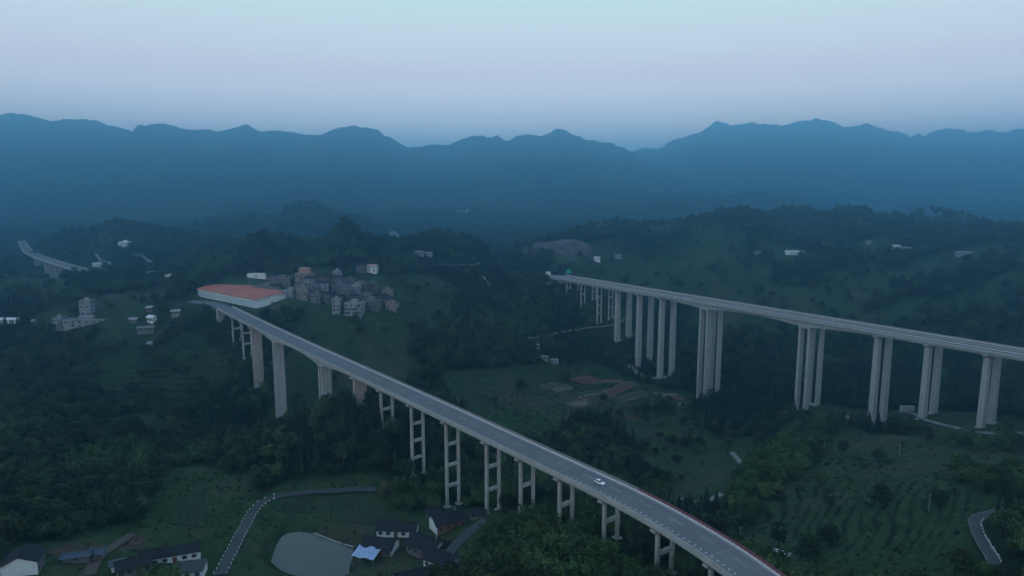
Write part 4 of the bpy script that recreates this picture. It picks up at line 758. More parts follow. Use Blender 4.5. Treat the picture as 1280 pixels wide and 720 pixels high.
# buildings on the western slope
block('concrete_building', 'MC', 33, 10, 2, 6, 'bare concrete two-storey building alone on the western slope', wall='plaster3', cols=6, parapet=.6)
mx_, my_ = SITE['houses']['MC']
block('concrete_tower', None, 9, 8, 4, 6, 'taller bare concrete block rising behind the left part of the western concrete building', wall='plaster3', pos=(mx_-5, my_+11))
block('concrete_tower', None, 7, 9, 3, 6, 'concrete end block left of the western concrete building', wall='plaster3', pos=(mx_-20.6, my_-3))
W_ = 'scattered houses on the western slope'
for key, w, d, h, r, lb, wl, rf in (('L1', 26, 8, 3, 2, 'white flat house cut by the left edge on the western slope', 'white', 'white'), ('L2', 7, 4, 2.2, 20, 'tiny pale roof below the concrete building on the western slope', 'plaster3', 'plaster3'),
        ('S2', 15, 8, 3, 14, 'grey-roofed house, lowest of the scattered group on the western slope', 'plaster', 'plaster'), ('S3', 7, 6, 4, -15, 'bright white cube house in the scattered group on the western slope', 'white', 'white'),
        ('S4', 8, 6, 3, 24, 'white-roofed house right of the scattered group toward the red-roofed hall', 'plaster3', 'plaster3'), ('S5', 9, 4, 2.6, -16, 'narrow pale-roofed house upper left in the scattered group', 'plaster', 'plaster3'),
        ('S6', 6, 6, 3, 0, 'small grey house uppermost in the scattered group', 'plaster', 'plaster3'), ('S7', 4, 3, 2, 0, 'tiny pale hut in the field below the scattered group', 'plaster3', 'plaster3')):
    house('slope_house', key, w*.8, d*.8, h*.9, r, lb, wall=wl, roof=rf, rise=1.1, wins=2, group=W_)
# ---------------------------------------------------------------- far buildings
E_ = 'far houses on the eastern hillside'; FV = 'far houses in the valley below the mountains'
for key, w, d, f, r, lb, wl, g in (
    ('F1', 26, 10, 2, -6, 'long white building, largest on the eastern hillside', 'white', E_), ('F2', 13, 8, 2, 5, 'white house, left of a pair on the eastern hillside', 'white', E_), ('F3', 20, 9, 2, -8, 'greyish long house, right of a pair on the eastern hillside', 'plaster3', E_),
    ('F4', 18, 9, 2, -5, 'pale house farthest right on the eastern hillside', 'plaster3', E_), ('F5', 9, 7, 2, 0, 'white hut on the slope right of the bare rock face', 'white', E_), ('F6', 9, 7, 2, 8, 'pale house by the short track right of the bare rock face', 'plaster3', E_),
    ('F7', 75, 34, 3, 5, 'large white works building in the hazy valley under the left mountains', 'white', FV), ('F8', 50, 25, 2, -8, 'pale works building beside the large white one in the hazy valley', 'plaster3', FV), ('F9', 24, 12, 3, 0, 'single white building left of the white works in the hazy valley', 'white', FV),
    ('F10', 30, 14, 3, 4, 'pale building left of the valley road in the haze', 'plaster3', FV), ('F11', 26, 13, 3, 3, 'white building, left of two in the middle of the hazy valley', 'white', FV), ('F12', 24, 13, 3, -3, 'white building, right of two in the middle of the hazy valley', 'white', FV),
    ('F13', 55, 20, 3, -8, 'pale building at the foot of the right-hand mountains', 'plaster3', FV), ('F14', 12, 8, 2, 4, 'pale hut on the knoll behind the town, left one', 'plaster3', FV), ('F15', 12, 8, 1, 0, 'pale low hut on the knoll behind the town, right one', 'plaster3', FV),
    ('F16', 20, 10, 3, -12, 'white building above the far left road junction', 'white', FV), ('F17', 16, 8, 2, -20, 'small white building beside the far left junction road', 'white', FV), ('F18', 13, 8, 2, 10, 'white building at the end of the far left road near the dark wood', 'white', FV),
    ('F20', 7, 6, 2, 0, 'tiny pale house left of the pair on the eastern hillside', 'plaster3', E_), ('F21', 8, 6, 2, 0, 'tiny pale house left of the long white building on the eastern hillside', 'plaster3', E_), ('F22', 9, 8, 2, 0, 'small white house beside the distant expressway', 'white', FV), ('F23', 9, 7, 2, 0, 'small white house where the expressway bends behind the wood', 'white', FV),
    ('F24', 26, 14, 3, 0, 'faint pale building halfway up the hazy central spur', 'plaster3', FV), ('F26', 7, 5, 2, 0, 'tiny pale hut right of the long white building on the eastern hillside', 'plaster3', E_)):
    block('far_building', key, w*.85, d*.8, max(1, f-1), r, lb, wall=wl, roof=wl, group=g)
# ---------------------------------------------------------------- field plots in the valley floor
fm = {k: MAT(k, c, .95, c2, .12, 5, .4, 1.2, coords='World') for k, c, c2 in (('red_earth', (.155, .070, .060), (.105, .052, .046)), ('pale_stubble', (.185, .160, .115), (.125, .110, .080)), ('green_crop', (.062, .090, .040), (.044, .068, .030)), ('brown_earth', (.135, .098, .078), (.092, .068, .054)), ('garden_green', (.026, .046, .020), (.017, .033, .014)), ('garden_dark', (.020, .032, .018), (.036, .036, .024)))}
fk = dict(f1='red_earth', f2='brown_earth', f3='pale_stubble', f4='green_crop', f5='red_earth', f6='green_crop', f7='green_crop', f8='pale_stubble', f9='red_earth', f10='pale_stubble', f11='brown_earth', f12='brown_earth')
def plot(poly, mat, lift=.22):
    P_ = np.array(poly); n = 10; fs = []
    U, V_ = np.meshgrid(np.arange(n+1)/n, np.arange(n+1)/n, indexing='ij'); U = U.ravel()[:, None]; V_ = V_.ravel()[:, None]
    Q = (P_[0]*(1-U)+P_[1]*U)*(1-V_)+(P_[3]*(1-U)+P_[2]*U)*V_+RNG.uniform(-.25, .25, (len(U), 2))
    Zq = height(Q[:, 0], Q[:, 1])+lift+.2*(np.tile(np.arange(n+1), n+1) % 2); vs = [tuple(r) for r in np.c_[Q, Zq].tolist()]
    for i in range(n):
        for j in range(n): k = i*(n+1)+j; fs.append((k, k+n+1, k+n+2, k+1))
    rim = [i*(n+1) for i in range(n+1)]+[n*(n+1)+j for j in range(1, n+1)]+[i*(n+1)+n for i in range(n-1, -1, -1)]+[j for j in range(n-1, 0, -1)]
    b = len(vs); vs += [(vs[i][0], vs[i][1], vs[i][2]-1.0) for i in rim]; m_ = len(rim)
    for q in range(m_): fs.append((rim[(q+1) % m_], rim[q], b+q, b+(q+1) % m_))
    return tag(MB().add(vs, fs).obj('field_plot', mat), kind='structure')
frng = random.Random(3); mats = list(fm)[:4]
for k, poly in SITE['fields'].items():
    A = np.array(poly); A = A.mean(0)+(A-A.mean(0))*1.16; e1 = np.linalg.norm(A[1]-A[0])+np.linalg.norm(A[2]-A[3]); e2 = np.linalg.norm(A[3]-A[0])+np.linalg.norm(A[2]-A[1])
    if e2 > e1: A = A[[1, 2, 3, 0]]
    ns = 3 if min(e1, e2) > 14 else 2
    for q in range(ns):
        a0, a1 = q/ns+.02, (q+1)/ns-.03; L0, L1 = A[0]+(A[3]-A[0])*a0, A[0]+(A[3]-A[0])*a1; R0, R1 = A[1]+(A[2]-A[1])*a0, A[1]+(A[2]-A[1])*a1
        plot([L0, R0, R1, L1], fm[fk[k] if frng.random() < .6 else frng.choice(mats)])
for poly in SITE['crops']:                        # vegetable rows beside the village road
    A = np.array(poly)
    for q in range(4):
        a0, a1 = q/4+.02, (q+1)/4-.03; plot([A[0]+(A[3]-A[0])*a0, A[1]+(A[2]-A[1])*a0, A[1]+(A[2]-A[1])*a1, A[0]+(A[3]-A[0])*a1], fm['garden_green' if (q+len(poly)) % 3 else 'garden_dark'], .3)
# ---------------------------------------------------------------- small things
def car(x, y, z, rz, label, paint='carpaint', name='car', cat='car', group=None):
    root = empty(name, (x, y, z), rz, label, cat, group); root.scale = (.88, .88, .88)
    side = [(-2.2, .45), (-2.25, .8), (-1.9, .95), (1.0, 1.0), (2.1, .82), (2.25, .5), (2.2, .3), (-2.15, .3)]
    MB().loops([[(a*k, v, b) for a, b in side] for v, k in ((-.88, .98), (-.8, 1), (.8, 1), (.88, .98))]).obj('body', M[paint], root)
    cab = [(-1.75, .94), (-1.25, 1.42), (.25, 1.45), (1.05, .98)]
    c = MB().loops([[(a, v*(.86 if b > 1.2 else 1), b) for a, b in cab] for v in (-.76, .76)]).obj('cabin', M['glass'], root)
    MB().box(-1.22, .26, -.62, .62, 1.42, 1.49).obj('roof', M[paint], root)
    for a in (-1.4, 1.4):
        for v in (-.82, .82):
            n = 12; w = MB().loops([[(math.cos(6.283*k/n)*.33, q, math.sin(6.283*k/n)*.33) for k in range(n)] for q in (-.1, .1)]).obj('wheel', M['rubber'], root, loc=(a, v, .33))
            MB().loops([[(math.cos(6.283*k/8)*.19, q, math.sin(6.283*k/8)*.19) for k in range(8)] for q in (-.12, .12)]).obj('rim', M['steel'], w)
    for v in (-.6, .6): MB().box(2.12, 2.24, v-.2, v+.2, .58, .72).obj('headlight', M['white'], root); MB().box(-2.28, -2.2, v-.2, v+.2, .62, .76).obj('tail_light', M['red'], root)
    return root
cs = LV.find(28.3, 217.3); cx_, cy_ = LV.off(cs, .4); _, _, tx, ty = LV.at(cs); car(cx_, cy_, DECK+.004, math.atan2(ty, tx), 'white car driving along the near viaduct')
x, y = SITE['red_truck']; tz = hz(x, y)
tr = empty('truck', (x, y, tz+.6), .3, 'tiny red truck on the far left junction road', 'truck')
MB().box(-3.6, 1.2, -1.2, 1.2, .7, 3.2).obj('cargo_box', M['red'], tr); MB().box(1.4, 3.2, -1.15, 1.15, .5, 2.5, .1).obj('cab', M['red'], tr)
for a in (-2.6, 2.3):
    for v in (-1.1, 1.1): MB().loops([[(math.cos(6.283*k/10)*.5, q, math.sin(6.283*k/10)*.5) for k in range(10)] for q in (-.15, .15)]).obj('wheel', M['rubber'], tr, loc=(a, v, .5))
def sign(x, y, z, rz, w, h, pole, mat, label):
    r = empty('road_sign', (x, y, z), rz, label, 'sign'); MB().box(-w/2, w/2, -.06, .06, pole, pole+h).obj('panel', M[mat], r)
    for u in (-w*.35, w*.35): MB().tube([(u, .12, -.5), (u, .12, pole+h*.9)], .12).obj('post', M['steel'], r)
x, y = rvp(-585, -13); sign(x, y, DECK-.6, -.4, 5.5, 4.5, 2.2, 'white', 'white sign panel at the far end of the twin viaduct')
x, y = rvp(-581, 13.4); sign(x, y, DECK-.6, -.4, 6, 5, 3.0, 'green_sign', 'green road sign at the far end of the twin viaduct')
pole_lb = ('utility pole at the upper left of the terraced hillside', 'utility pole below the white tank on the terraced hillside', 'short pale utility pole low on the terraced hillside by the hill road', 'utility pole beside the white-roofed shed past the viaduct barrier', 'utility pole at the right end of the patchwork fields', 'utility pole below the middle of the patchwork fields', 'utility pole below the left end of the patchwork fields')
for (x, y), lb in zip(S_('poles'), pole_lb):
    z = hz(x, y); r = empty('utility_pole', (x, y, z), .4, lb, 'pole'); MB().tube([(0, 0, -1), (0, 0, 7.0)], [.11, .07], 8).obj('shaft', M['concrete'], r); MB().box(-.7, .7, -.05, .05, 6.3, 6.42).obj('crossarm', M['steel'], r)
    for u in (-.6, 0, .6): MB().tube([(u, 0, 6.42), (u, 0, 6.65)], .04).obj('insulator', M['white'], r)
x, y = SITE['tank']; r = empty('water_tank', (x, y, hz(x, y)), .5, 'small white square water tank on the terraced hillside', 'tank'); MB().box(-1.2, 1.2, -.9, .9, -.8, .9).obj('tank_wall', M['white'], r); MB().box(-1.3, 1.3, -1.0, 1.0, .9, 1.02).obj('lid', M['white'], r)
# unfinished round concrete structure by the second box pier
x, y = SITE['culvert']; z = hz(x, y); r = empty('retaining_wall', (x, y, z), 0, 'pale curved concrete wall beside the right-hand viaduct piers', 'wall')
for k in range(9):
    a = math.radians(200+k*20); MB().box(-.4, .4, -1.3, 1.3, -2, 4.4-.3*abs(k-3)).obj('wall_panel', M['pier'], r, loc=(4.8*math.cos(a), 3.6*math.sin(a)+3, 0), rz=math.atan2(5*math.cos(a), -6.4*math.sin(a))+math.pi/2)
# construction yard in the wood
x, y = SITE['site']; z = hz(x, y)
for k, (dx, dy, w, d, h, r, lb) in enumerate(((-10, 2, 3, 3, 9, 0, 'slim pale tower of the small works in the wood'), (-4, -1, 9, 4, 3, -25, 'low white shed of the small works in the wood, left one'), (5, 0, 10, 4, 3, 12, 'low white shed of the small works in the wood, right one'))):
    block('works_shed', None, w*.75, d*.75, max(1, int(h/3)), r, lb, cat='shed', wall='plaster3', roof='plaster3', pos=(x+dx, y+dy), group='sheds of the small works in the wood', parapet=.2)
# ---------------------------------------------------------------- vegetation: tree kinds
def leaf_cloud(pts, nrm, size, rng, flat=.0):
    """small leaf-spray quads, one per point"""
    n = len(pts); nr = nrm+rng.normal(0, .36, (n, 3)); nr /= np.linalg.norm(nr, axis=1)[:, None]+1e-9
    a = np.cross(nr, rng.normal(0, 1, (n, 3))); a /= np.linalg.norm(a, axis=1)[:, None]+1e-9; b = np.cross(nr, a)
    s = (size*rng.uniform(.6, 1.35, n))[:, None]; a = a*s; b = b*s*rng.uniform(.5, .9, n)[:, None]
    v = np.stack([pts-a*.5, pts+b*.5+nr*s*.12, pts+a*.5, pts-b*.5+nr*s*.12], 1).reshape(-1, 3)
    f = np.arange(n*4).reshape(n, 4); return v, f
def mesh_np(name, v, f, mat):
    me = bpy.data.meshes.new(name); me.from_pydata(v.tolist(), [], f.tolist()); me.update(); me.materials.append(mat); return me
def broad_crown(seed, H, R, nc, per, leaf, low=.22):
    rng = np.random.default_rng(seed); P = []; Nn = []
    for k in range(nc):
        while True:
            q = rng.uniform(-1, 1, 3)
            if .25 < np.linalg.norm(q) < 1: break
        c = np.array([q[0]*R*.72, q[1]*R*.72, H*(low+.36)+q[2]*H*.34]); r = R*rng.uniform(.30, .48)*(1.12-.3*max(q[2], 0))
        d = rng.normal(0, 1, (per, 3)); d /= np.linalg.norm(d, axis=1)[:, None]; d[:, 2] = np.where(d[:, 2] < -.45, -d[:, 2]*.5, d[:, 2])
        P.append(c+d*r*rng.uniform(.72, 1.08, per)[:, None]*np.array([1, 1, .82])); Nn.append(d)
    return leaf_cloud(np.concatenate(P), np.concatenate(Nn), np.full(nc*per, leaf), rng)
def conifer_crown(seed, H, R, n, leaf):
    rng = np.random.default_rng(seed); t = rng.uniform(.08, 1, n)**.8; tier = np.round(t*13)/13*.55+t*.45
    ang = rng.uniform(0, 6.2832, n); lob = 1+.22*np.sin(ang*3+seed)+.16*np.sin(ang*5+tier*21)
    r = R*(1-tier)**.82*lob*rng.uniform(.55, 1.05, n)*(.75+.25*np.cos(t*13*6.28)); r = np.maximum(r, .08)
    P = np.stack([np.cos(ang)*r, np.sin(ang)*r, .06*H+tier*H*.94-r*.28], -1); Nn = np.stack([np.cos(ang), np.sin(ang), np.full(n, .75)], -1)
    return leaf_cloud(P, Nn, np.full(n, leaf)*(1.15-.5*t), rng)
def bamboo_crown(seed, H, R, culms, per, leaf):
    rng = np.random.default_rng(seed); P = []; Nn = []
    for k in range(culms):
        a = rng.uniform(0, 6.2832); b = R*math.sqrt(rng.uniform(0, .35)); lean = rng.uniform(.25, .75)*R; h = H*rng.uniform(.7, 1.05)
        t = rng.uniform(.22, 1, per); x = np.cos(a)*(b+lean*t**2.3); y = np.sin(a)*(b+lean*t**2.3); z = h*t-h*.16*t**5
        j = rng.normal(0, .38, (per, 3))*np.array([1, 1, .7]); P.append(np.stack([x, y, z], -1)+j); Nn.append(np.stack([np.full(per, np.cos(a)*.6), np.full(per, np.sin(a)*.6), np.full(per, .8)], -1))
    return leaf_cloud(np.concatenate(P), np.concatenate(Nn), np.full(culms*per, leaf), rng)
def trunk_mesh(name, H, r, seed, limbs=5, top=.62):
    rng = random.Random(seed); mb = MB(); pts = [(0, 0, -.8)]
    for k in range(1, 5): pts.append((rng.uniform(-.18, .18)*k*.4, rng.uniform(-.18, .18)*k*.4, H*top*k/4))
    mb.tube(pts, [r*1.25, r, r*.8, r*.6, r*.35], 6)
    for k in range(limbs):
        z = H*rng.uniform(.28, .5); a = 6.2832*k/limbs+rng.uniform(-.4, .4); l = H*rng.uniform(.18, .28)
        mb.tube([(0, 0, z), (math.cos(a)*l*.55, math.sin(a)*l*.55, z+l*.45), (math.cos(a)*l, math.sin(a)*l, z+l*.95)], [r*.45, r*.3, r*.12], 5)
    me = mb.mesh(name, True); me.materials.append(M['bark']); return me
def culm_mesh(name, H, R, seed):
    rng = random.Random(seed); mb = MB()
    for k in range(9):
        a = rng.uniform(0, 6.28); b = R*.45*math.sqrt(rng.random()); x, y = math.cos(a)*b, math.sin(a)*b
        mb.tube([(x, y, -.6), (x*1.15, y*1.15, H*.4), (x*1.6, y*1.6, H*.75)], [.07, .06, .03], 5)
    me = mb.mesh(name, True); me.materials.append(M['shrub']); return me
KINDS = {}
KINDS['broad'] = [(mesh_np('crown', *broad_crown(10+i, H, R, nc, per, lf), M['leaf']), trunk_mesh('trunk', H, .24, i), H) for i, (H, R, nc, per, lf) in enumerate(((9.5, 4.3, 22, 46, .80), (8.5, 4.0, 18, 50, .75), (11, 3.8, 20, 48, .78), (7.5, 4.4, 19, 48, .75), (10, 4.8, 26, 44, .85)))]
KINDS['conifer'] = [(mesh_np('crown', *conifer_crown(40+i, H, R, n, .85), M['needle']), trunk_mesh('trunk', H, .2, 20+i, 0, .8), H) for i, (H, R, n) in enumerate(((12, 2.3, 800), (10.5, 2.0, 700), (13.5, 2.5, 900)))]
KINDS['bamboo'] = [(mesh_np('crown', *bamboo_crown(60+i, H, R, 26, 34, .62), M['bamboo']), culm_mesh('culms', H, R, i), H) for i, (H, R) in enumerate(((9, 3.6), (8, 3.2), (10, 3.9)))]
KINDS['bright'] = [(mesh_np('crown', *broad_crown(110+i, H, R, nc, per, lf), M['bright']), trunk_mesh('trunk', H, .2, 40+i), H) for i, (H, R, nc, per, lf) in enumerate(((7.5, 4.0, 17, 52, .7), (6.5, 3.7, 15, 52, .66), (8.5, 3.9, 18, 52, .72)))]
KINDS['shrub'] = [(mesh_np('crown', *broad_crown(80+i, H, R, 6, 26, .5, .0), M['shrub']), trunk_mesh('stems', H, .06, 30+i, 4, .5), H) for i, (H, R) in enumerate(((2.0, 1.5), (1.5, 1.6), (2.4, 1.3)))]
# ---------------------------------------------------------------- where they grow
def scatter(r0, r1, sp, rng):
    ys = np.arange(70, r1, sp); out = []
    for y in ys:
        h = .98*y+90; xs = np.arange(-h, h, sp); out.append(np.stack([xs, np.full(len(xs), y)], -1))
    p = np.concatenate(out)+rng.uniform(-.46, .46, (sum(len(o) for o in out), 2))*sp
    r = np.hypot(p[:, 0], p[:, 1]); return p[(r >= r0) & (r < r1)]
ROADS = [(S_(k), w) for k, w in (('lane_left', 4.0), ('lane_right', 4.0), ('track_mid', 3), ('track_dell', 3), ('gravel_road', 6), ('pier_track', 4), ('pier_track_far', 4), ('wood_road', 3.2), ('ridge_path', 3.5), ('yard_lane', 4), ('yard_path', 4), ('far_road_a', 9), ('far_road_b', 10), ('far_road_c', 9), ('far_road_d', 6), ('far_road_e', 5), ('side_gravel', 5), ('slope_steps', 4))]
ROADS += [(exp.P[::8].tolist(), 15), ([(-242, 562), (-247, 568), (-258, 580), (-280, 588)], 6)]
HOUSES = [(*p, 8.5) for p in SITE['houses'].values()]+[(*p, 10) for p in SITE['town'].values()]+[(*p, 11) for p in SITE['far_b'].values()]+[(*SITE['site'], 15), (*SITE['culvert'], 8), (*SITE['tank'], 4), (*SITE['red_truck'], 10), (-72, 212, 26), (-50, 222, 18), (-95, 222, 20), (-165, 205, 16), (-140, 212, 16), (mx_-5, my_+11, 9), (mx_-20, my_, 9), (mx_+10, my_, 12), (-367, 560, 10), (-355, 560, 9)]
HOUSES += [(*p, 7) for p in TOWN_SPOTS]
for k in ('F7', 'F8', 'F13'): HOUSES.append((*SITE['far_b'][k], 45))
def blocked(p, pad, hgt):
    x, y = p[:, 0], p[:, 1]; z = height(x, y); b = np.zeros(len(p), bool)
    for pts, w in ROADS:
        q = np.array(pts); m = (x > q[:, 0].min()-w-pad) & (x < q[:, 0].max()+w+pad) & (y > q[:, 1].min()-w-pad) & (y < q[:, 1].max()+w+pad)
        if m.any(): b[m] |= seg_dist(x[m], y[m], pts) < w*.6+pad
    for cx, cy, rr in HOUSES: b |= np.hypot(x-cx, y-cy) < rr*.75+pad
    for path, hw in ((LV, 6.5), (RVN, 6), (RVF, 6), (FLB, 7)):
        d = seg_dist(x, y, path.P[::6].tolist()); b |= (d < hw+pad+1.5) & (z+hgt > DECK-6)
    b |= seg_dist(x, y, FLB.P[::10].tolist()) < 15+pad
    for path, prs in ((LV, lp), (RVN, rp), (RVF, rp)):
        for s, *_ in prs:
            px, py, _, _ = path.at(s); b |= np.hypot(x-px, y-py) < 5.5+pad*.5
    k = inside(x, y, pond); b |= k | (seg_dist(x, y, pond+[pond[0]]) < pad+.6)
    hl = [(-205, 552), (-194, 604), (-284, 628), (-302, 580)]; b |= inside(x, y, hl)
    for poly in SITE['fields'].values(): b |= inside(x, y, poly)
    for poly in SITE['crops']: b |= inside(x, y, poly)
    b |= np.hypot((x-qx-4)/38, (y-qy+6)/20) < 1
    return b, z
def project(p, z):
    dz_ = z-160; s_, c_ = math.sin(math.radians(8.5)), math.cos(math.radians(8.5)); dep = p[:, 1]*c_-dz_*s_
    return 640+853*p[:, 0]/dep, 360-853*(p[:, 1]*s_+dz_*c_)/dep
rng = np.random.default_rng(5)
TP = []   # x, y, z, kind, variant, scale, rot
for r0, r1, sp, sc in ((90, 430, 5.5, .9), (430, 820, 6.2, .92), (820, 1250, 8.0, 1.0), (1250, 2300, 12.0, 1.25)):
    p = scatter(r0, r1, sp, rng); o = openness(p[:, 0], p[:, 1]); keep = rng.random(len(p)) > np.clip(o*1.12, 0, .985); p = p[keep]
    b, z = blocked(p, 2.2, 10); p = p[~b]; z = z[~b]
    con = (inside(p[:, 0], p[:, 1], S_('conifers')) & (rng.random(len(p)) < .6)) | (inside(p[:, 0], p[:, 1], S_('conifers2')) & (rng.random(len(p)) < .3)) | ((fbm(p[:, 0]/90, p[:, 1]/90, 3, 71) > .34) & (r1 < 830))
    bam = inside(p[:, 0], p[:, 1], S_('bamboo')) | inside(p[:, 0], p[:, 1], S_('bamboo2')) | ((fbm(p[:, 0]/60, p[:, 1]/60, 2, 75) > .42) & (r1 < 900))
    con &= openness(p[:, 0], p[:, 1]) < .4
    kd = np.where(bam, 2, np.where(con, 1, 0)); brt = inside(p[:, 0], p[:, 1], S_('bright1')) | inside(p[:, 0], p[:, 1], S_('bright2')); kd = np.where(rng.random(len(p)) < .12, 0, kd); kd = np.where(brt | ((kd == 0) & (rng.random(len(p)) < .2) & (r1 < 500)), 4, kd)
    n = len(p); TP.append(np.c_[p, z, kd, rng.integers(0, 60, n), sc*rng.uniform(.62, 1.28, n), rng.uniform(0, 6.28, n)])
# extra bamboo and hedgerow trees inside the clearings, along the plot edges
p = scatter(150, 420, 4.6, rng); m = np.zeros(len(p), bool)
for k in ('bamboo', 'bamboo2'): m |= inside(p[:, 0], p[:, 1], S_(k))
p = p[m & (rng.random(len(p)) < .6)]; b, z = blocked(p, 2.0, 9); p = p[~b]; z = z[~b]; n = len(p)
TP.append(np.c_[p, z, np.full(n, 2), rng.integers(0, 60, n), rng.uniform(.6, 1.1, n), rng.uniform(0, 6.28, n)])
p = scatter(150, 420, 5.0, rng); m = inside(p[:, 0], p[:, 1], S_('bright1')) | inside(p[:, 0], p[:, 1], S_('bright2')); p = p[m]; b, z = blocked(p, 2.0, 9); p = p[~b]; z = z[~b]; n = len(p)
TP.append(np.c_[p, z, np.full(n, 4), rng.integers(0, 60, n), rng.uniform(.65, 1.15, n), rng.uniform(0, 6.28, n)])
rows = [(*exp.off(a+rng.uniform(-1, 1), u+rng.uniform(-1.2, 1.2)), 0) for u in (18, 22.5, 27, 32) for a in np.arange(-6, 170, 4.6)]   # shelter belt below the expressway
p = np.array(rows)[:, :2]; n = len(p); TP.append(np.c_[p, height(p[:, 0], p[:, 1]), np.zeros(n), rng.integers(0, 60, n), rng.uniform(.9, 1.4, n), rng.uniform(0, 6.28, n)])
TP = np.concatenate(TP)
p = scatter(100, 640, 2.5, rng); o = openness(p[:, 0], p[:, 1]); cl = vnoise(p[:, 0]/9, p[:, 1]/9, 90)*.6+vnoise(p[:, 0]/30, p[:, 1]/30, 91)*.5
near = inside(p[:, 0], p[:, 1], S_('clear_village')) | inside(p[:, 0], p[:, 1], S_('clear_lawn')) | inside(p[:, 0], p[:, 1], S_('clear_fields'))
p = p[(o > .2) & (rng.random(len(p)) < np.clip(.12+.16*near+cl*.6, .03, .75))]; b, z = blocked(p, .2, 2); p = p[~b]; z = z[~b]; n = len(p)
SP = np.c_[p, z, np.full(n, 3), rng.integers(0, 60, n), rng.uniform(.25, .8, n)**1.3, rng.uniform(0, 6.28, n)]
for poly, step in TERRACES:                       # scrub along the terrace banks
    q = np.array(poly); p = np.stack(np.meshgrid(np.arange(q[:, 0].min(), q[:, 0].max(), 1.3), np.arange(q[:, 1].min(), q[:, 1].max(), 1.3)), -1).reshape(-1, 2)+rng.uniform(-.6, .6, (1, 2))
    p = p+rng.uniform(-.5, .5, p.shape); p = p[inside(p[:, 0], p[:, 1], poly)]; zr = height(p[:, 0], p[:, 1], False)
    fr = (zr+.8*vnoise(p[:, 0]/31, p[:, 1]/31, 77))/step; fr = fr-np.floor(fr)
    p = p[(fr > .66) & (rng.random(len(p)) < .12*sstep(-.5, .3, vnoise(p[:, 0]/14, p[:, 1]/14, 33)))]
    b, z = blocked(p, .2, 2); p = p[~b]; z = z[~b]; n = len(p); SP = np.r_[SP, np.c_[p, z, np.full(n, 3), rng.integers(0, 60, n), rng.uniform(.3, .75, n), rng.uniform(0, 6.28, n)]]
ALL = np.concatenate([TP, SP])
# ---------------------------------------------------------------- the nearest trees in view as things, the rest as woods
names = ('broadleaf_tree', 'conifer', 'bamboo_clump', 'shrub', 'bright_green_tree'); cats = ('tree', 'conifer', 'bamboo', 'shrub', 'tree'); kk = ('broad', 'conifer', 'bamboo', 'shrub', 'bright'); caps = (300, 130, 150, 60, 120)
px, py = project(ALL, ALL[:, 2]+4); dist = np.hypot(ALL[:, 0], ALL[:, 1]); vis = (px > -10) & (px < 1290) & (py < 722) & (py > 230)
kindword = ('round-crowned broadleaf tree', 'dark pointed conifer', 'feathery light green bamboo clump', 'low green shrub', 'bright green bushy tree')
def zone(x, y):
    if x < -150: return (('at the near edge of the wood behind the farmsteads', 'near left wood') if y < 285 else ('within the wood left of the village road', 'middle left wood') if y < 335 else ('at the back of the wood left of the tall piers', 'far left wood'))
    if x < -60: return (('on the open ground around the pond and village road', 'plants around the pond') if y < 300 else ('between the village road bend and the tall piers', 'wood beyond the village road') if y < 345 else ('at the foot of the tall viaduct piers', 'wood at the tall pier feet'))
    if x < 12: return (('beside the hamlet roofs and yard road', 'plants beside the hamlet') if y < 250 else ('behind the hamlet around the viaduct columns', 'plants behind the hamlet') if y < 300 else ('behind the near viaduct, past its columns', 'wood past the near viaduct columns'))
    if x < 75 and y < 250: return (('at the lower edge below the red-edged viaduct stretch', 'plants below the red-edged stretch') if x > 38 else ('below the viaduct stretch that carries the white car', 'plants below the white car'))
    if x < 140: return (('beyond the viaduct barrier near the white-roofed shed', 'plants near the white-roofed shed') if y < 270 else ('in the wooded dell between the two viaducts', 'wood in the dell') if y < 380 else ('on the far side of the dell toward the high viaduct', 'far side of the dell'))
    return ('on the slope beside the bend of the hill road', 'plants beside the hill road') if y < 240 else ('along the upper edge of the terraced hillside', 'plants along the terraced hillside')
def size_word(s): return 'small ' if s < .78 else ('tall ' if s > 1.0 else '')
rest = np.ones(len(ALL), bool); FIRST = {}
for ki in range(5):
    idx = np.where(vis & (ALL[:, 3] == ki))[0]; idx = idx[np.argsort(dist[idx]/np.maximum(.4, ALL[idx, 5]))][:caps[ki]]; rest[idx] = False
    vars_ = KINDS[kk[ki]]
    for i in idx:
        x, y, z, _, v, s, r = ALL[i]; cm, tm, H = vars_[int(v) % len(vars_)]; zn, gr = zone(x, y)
        root = empty(names[ki], (x, y, z-.15), r, size_word(s)+kindword[ki]+' '+zn, cats[ki], {0: 'broadleaf ', 1: 'conifer ', 2: 'bamboo ', 3: 'shrub ', 4: 'bright green '}[ki]+gr); root.scale = (s, s, s*random.uniform(.9, 1.12))
        link('trunk' if ki in (0, 1, 4) else ('culms' if ki == 2 else 'stems'), tm, None, root); c = link('crown', cm, None, root)
        FIRST.setdefault((ki, int(v) % len(vars_)), c)
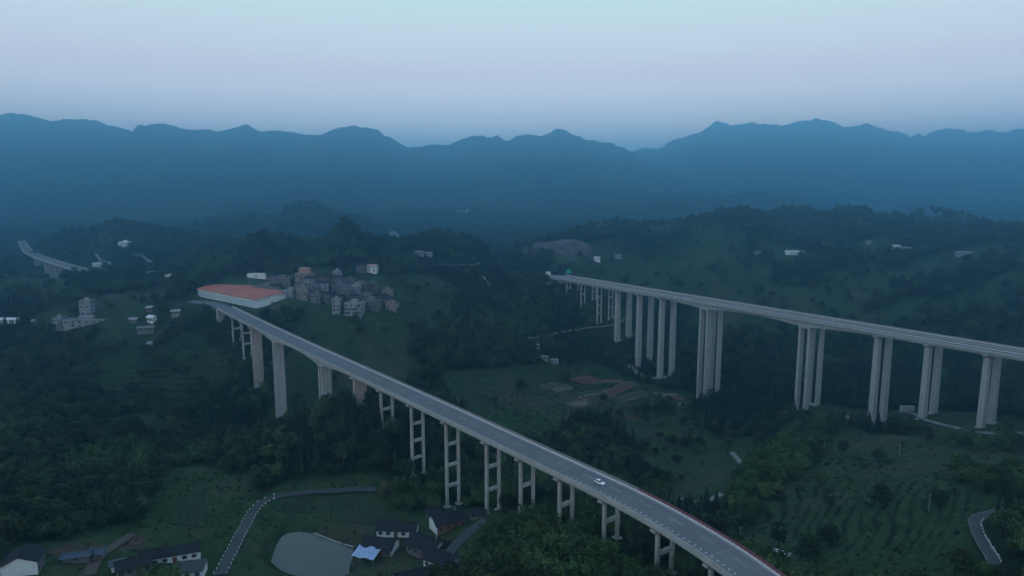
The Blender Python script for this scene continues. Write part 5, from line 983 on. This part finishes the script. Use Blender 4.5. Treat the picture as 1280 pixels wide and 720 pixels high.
def grow(name, src, A, label, cat):
    """one mass of vegetation: the crown of a standing tree repeated over points"""
    me = bpy.data.meshes.new(name); me.vertices.add(len(A)); me.vertices.foreach_set('co', np.c_[A[:, 0], A[:, 1], A[:, 2]-.2].astype(np.float32).ravel()); me.update()
    for nm, val in (('sc', A[:, 5]), ('ro', A[:, 6])): me.attributes.new(nm, 'FLOAT', 'POINT').data.foreach_set('value', val.astype(np.float32))
    o = link(name, me); ng = bpy.data.node_groups.new(name, 'GeometryNodeTree')
    ng.interface.new_socket('Geometry', in_out='INPUT', socket_type='NodeSocketGeometry'); ng.interface.new_socket('Geometry', in_out='OUTPUT', socket_type='NodeSocketGeometry')
    gi = ng.nodes.new('NodeGroupInput'); go = ng.nodes.new('NodeGroupOutput'); ip = ng.nodes.new('GeometryNodeInstanceOnPoints'); ob = ng.nodes.new('GeometryNodeObjectInfo'); ob.inputs[0].default_value = src; ob.transform_space = 'ORIGINAL'
    a1 = ng.nodes.new('GeometryNodeInputNamedAttribute'); a1.data_type = 'FLOAT'; a1.inputs[0].default_value = 'sc'; a2 = ng.nodes.new('GeometryNodeInputNamedAttribute'); a2.data_type = 'FLOAT'; a2.inputs[0].default_value = 'ro'
    cx = ng.nodes.new('ShaderNodeCombineXYZ'); er_ = ng.nodes.new('FunctionNodeEulerToRotation')
    L_ = ng.links.new; L_(gi.outputs[0], ip.inputs['Points']); L_(ob.outputs['Geometry'], ip.inputs['Instance']); L_(a1.outputs[0], ip.inputs['Scale']); L_(a2.outputs[0], cx.inputs[2]); L_(cx.outputs[0], er_.inputs[0]); L_(er_.outputs[0], ip.inputs['Rotation']); L_(ip.outputs[0], go.inputs[0])
    o.modifiers.new('grow', 'NODES').node_group = ng; return tag(o, label, cat, kind='stuff')
stuff = (('broadleaf_forest', 'mixed broadleaf woodland covering the valley slopes', 'woodland'), ('conifer_forest', 'dark conifer woodland on the slopes', 'woodland'), ('bamboo_grove', 'light green bamboo groves among the woods', 'bamboo'), ('shrub_cover', 'low shrubs and rough growth over the open ground', 'undergrowth'), ('bright_green_forest', 'bright green bushy trees along the wood edges', 'woodland'))
for (ki, v), src in FIRST.items():
    nv = len(KINDS[kk[ki]]); A = ALL[rest & (ALL[:, 3] == ki) & (ALL[:, 4].astype(int) % nv == v)]
    if len(A): grow(stuff[ki][0], src, A, stuff[ki][1], stuff[ki][2])
print('plants', len(ALL), 'things', int((~rest).sum()))
# ---------------------------------------------------------------- evening haze over the valley
hb = MB().box(-6700, 6700, -1100, 7800, -60, max(TOPS)+8)
hm = bpy.data.materials.new('haze'); hm.use_nodes = True; t = hm.node_tree; t.nodes.clear()
pv = N(t, 'ShaderNodeVolumePrincipled'); pv.inputs['Color'].default_value = (*HAZE_COLOR, 1); pv.inputs['Density'].default_value = HAZE_DENSITY; pv.inputs['Anisotropy'].default_value = .88
mo = N(t, 'ShaderNodeOutputMaterial'); t.links.new(pv.outputs[0], mo.inputs['Volume'])
haze = tag(hb.obj('haze', hm), 'thin blue evening haze filling the whole valley', 'haze', kind='stuff')
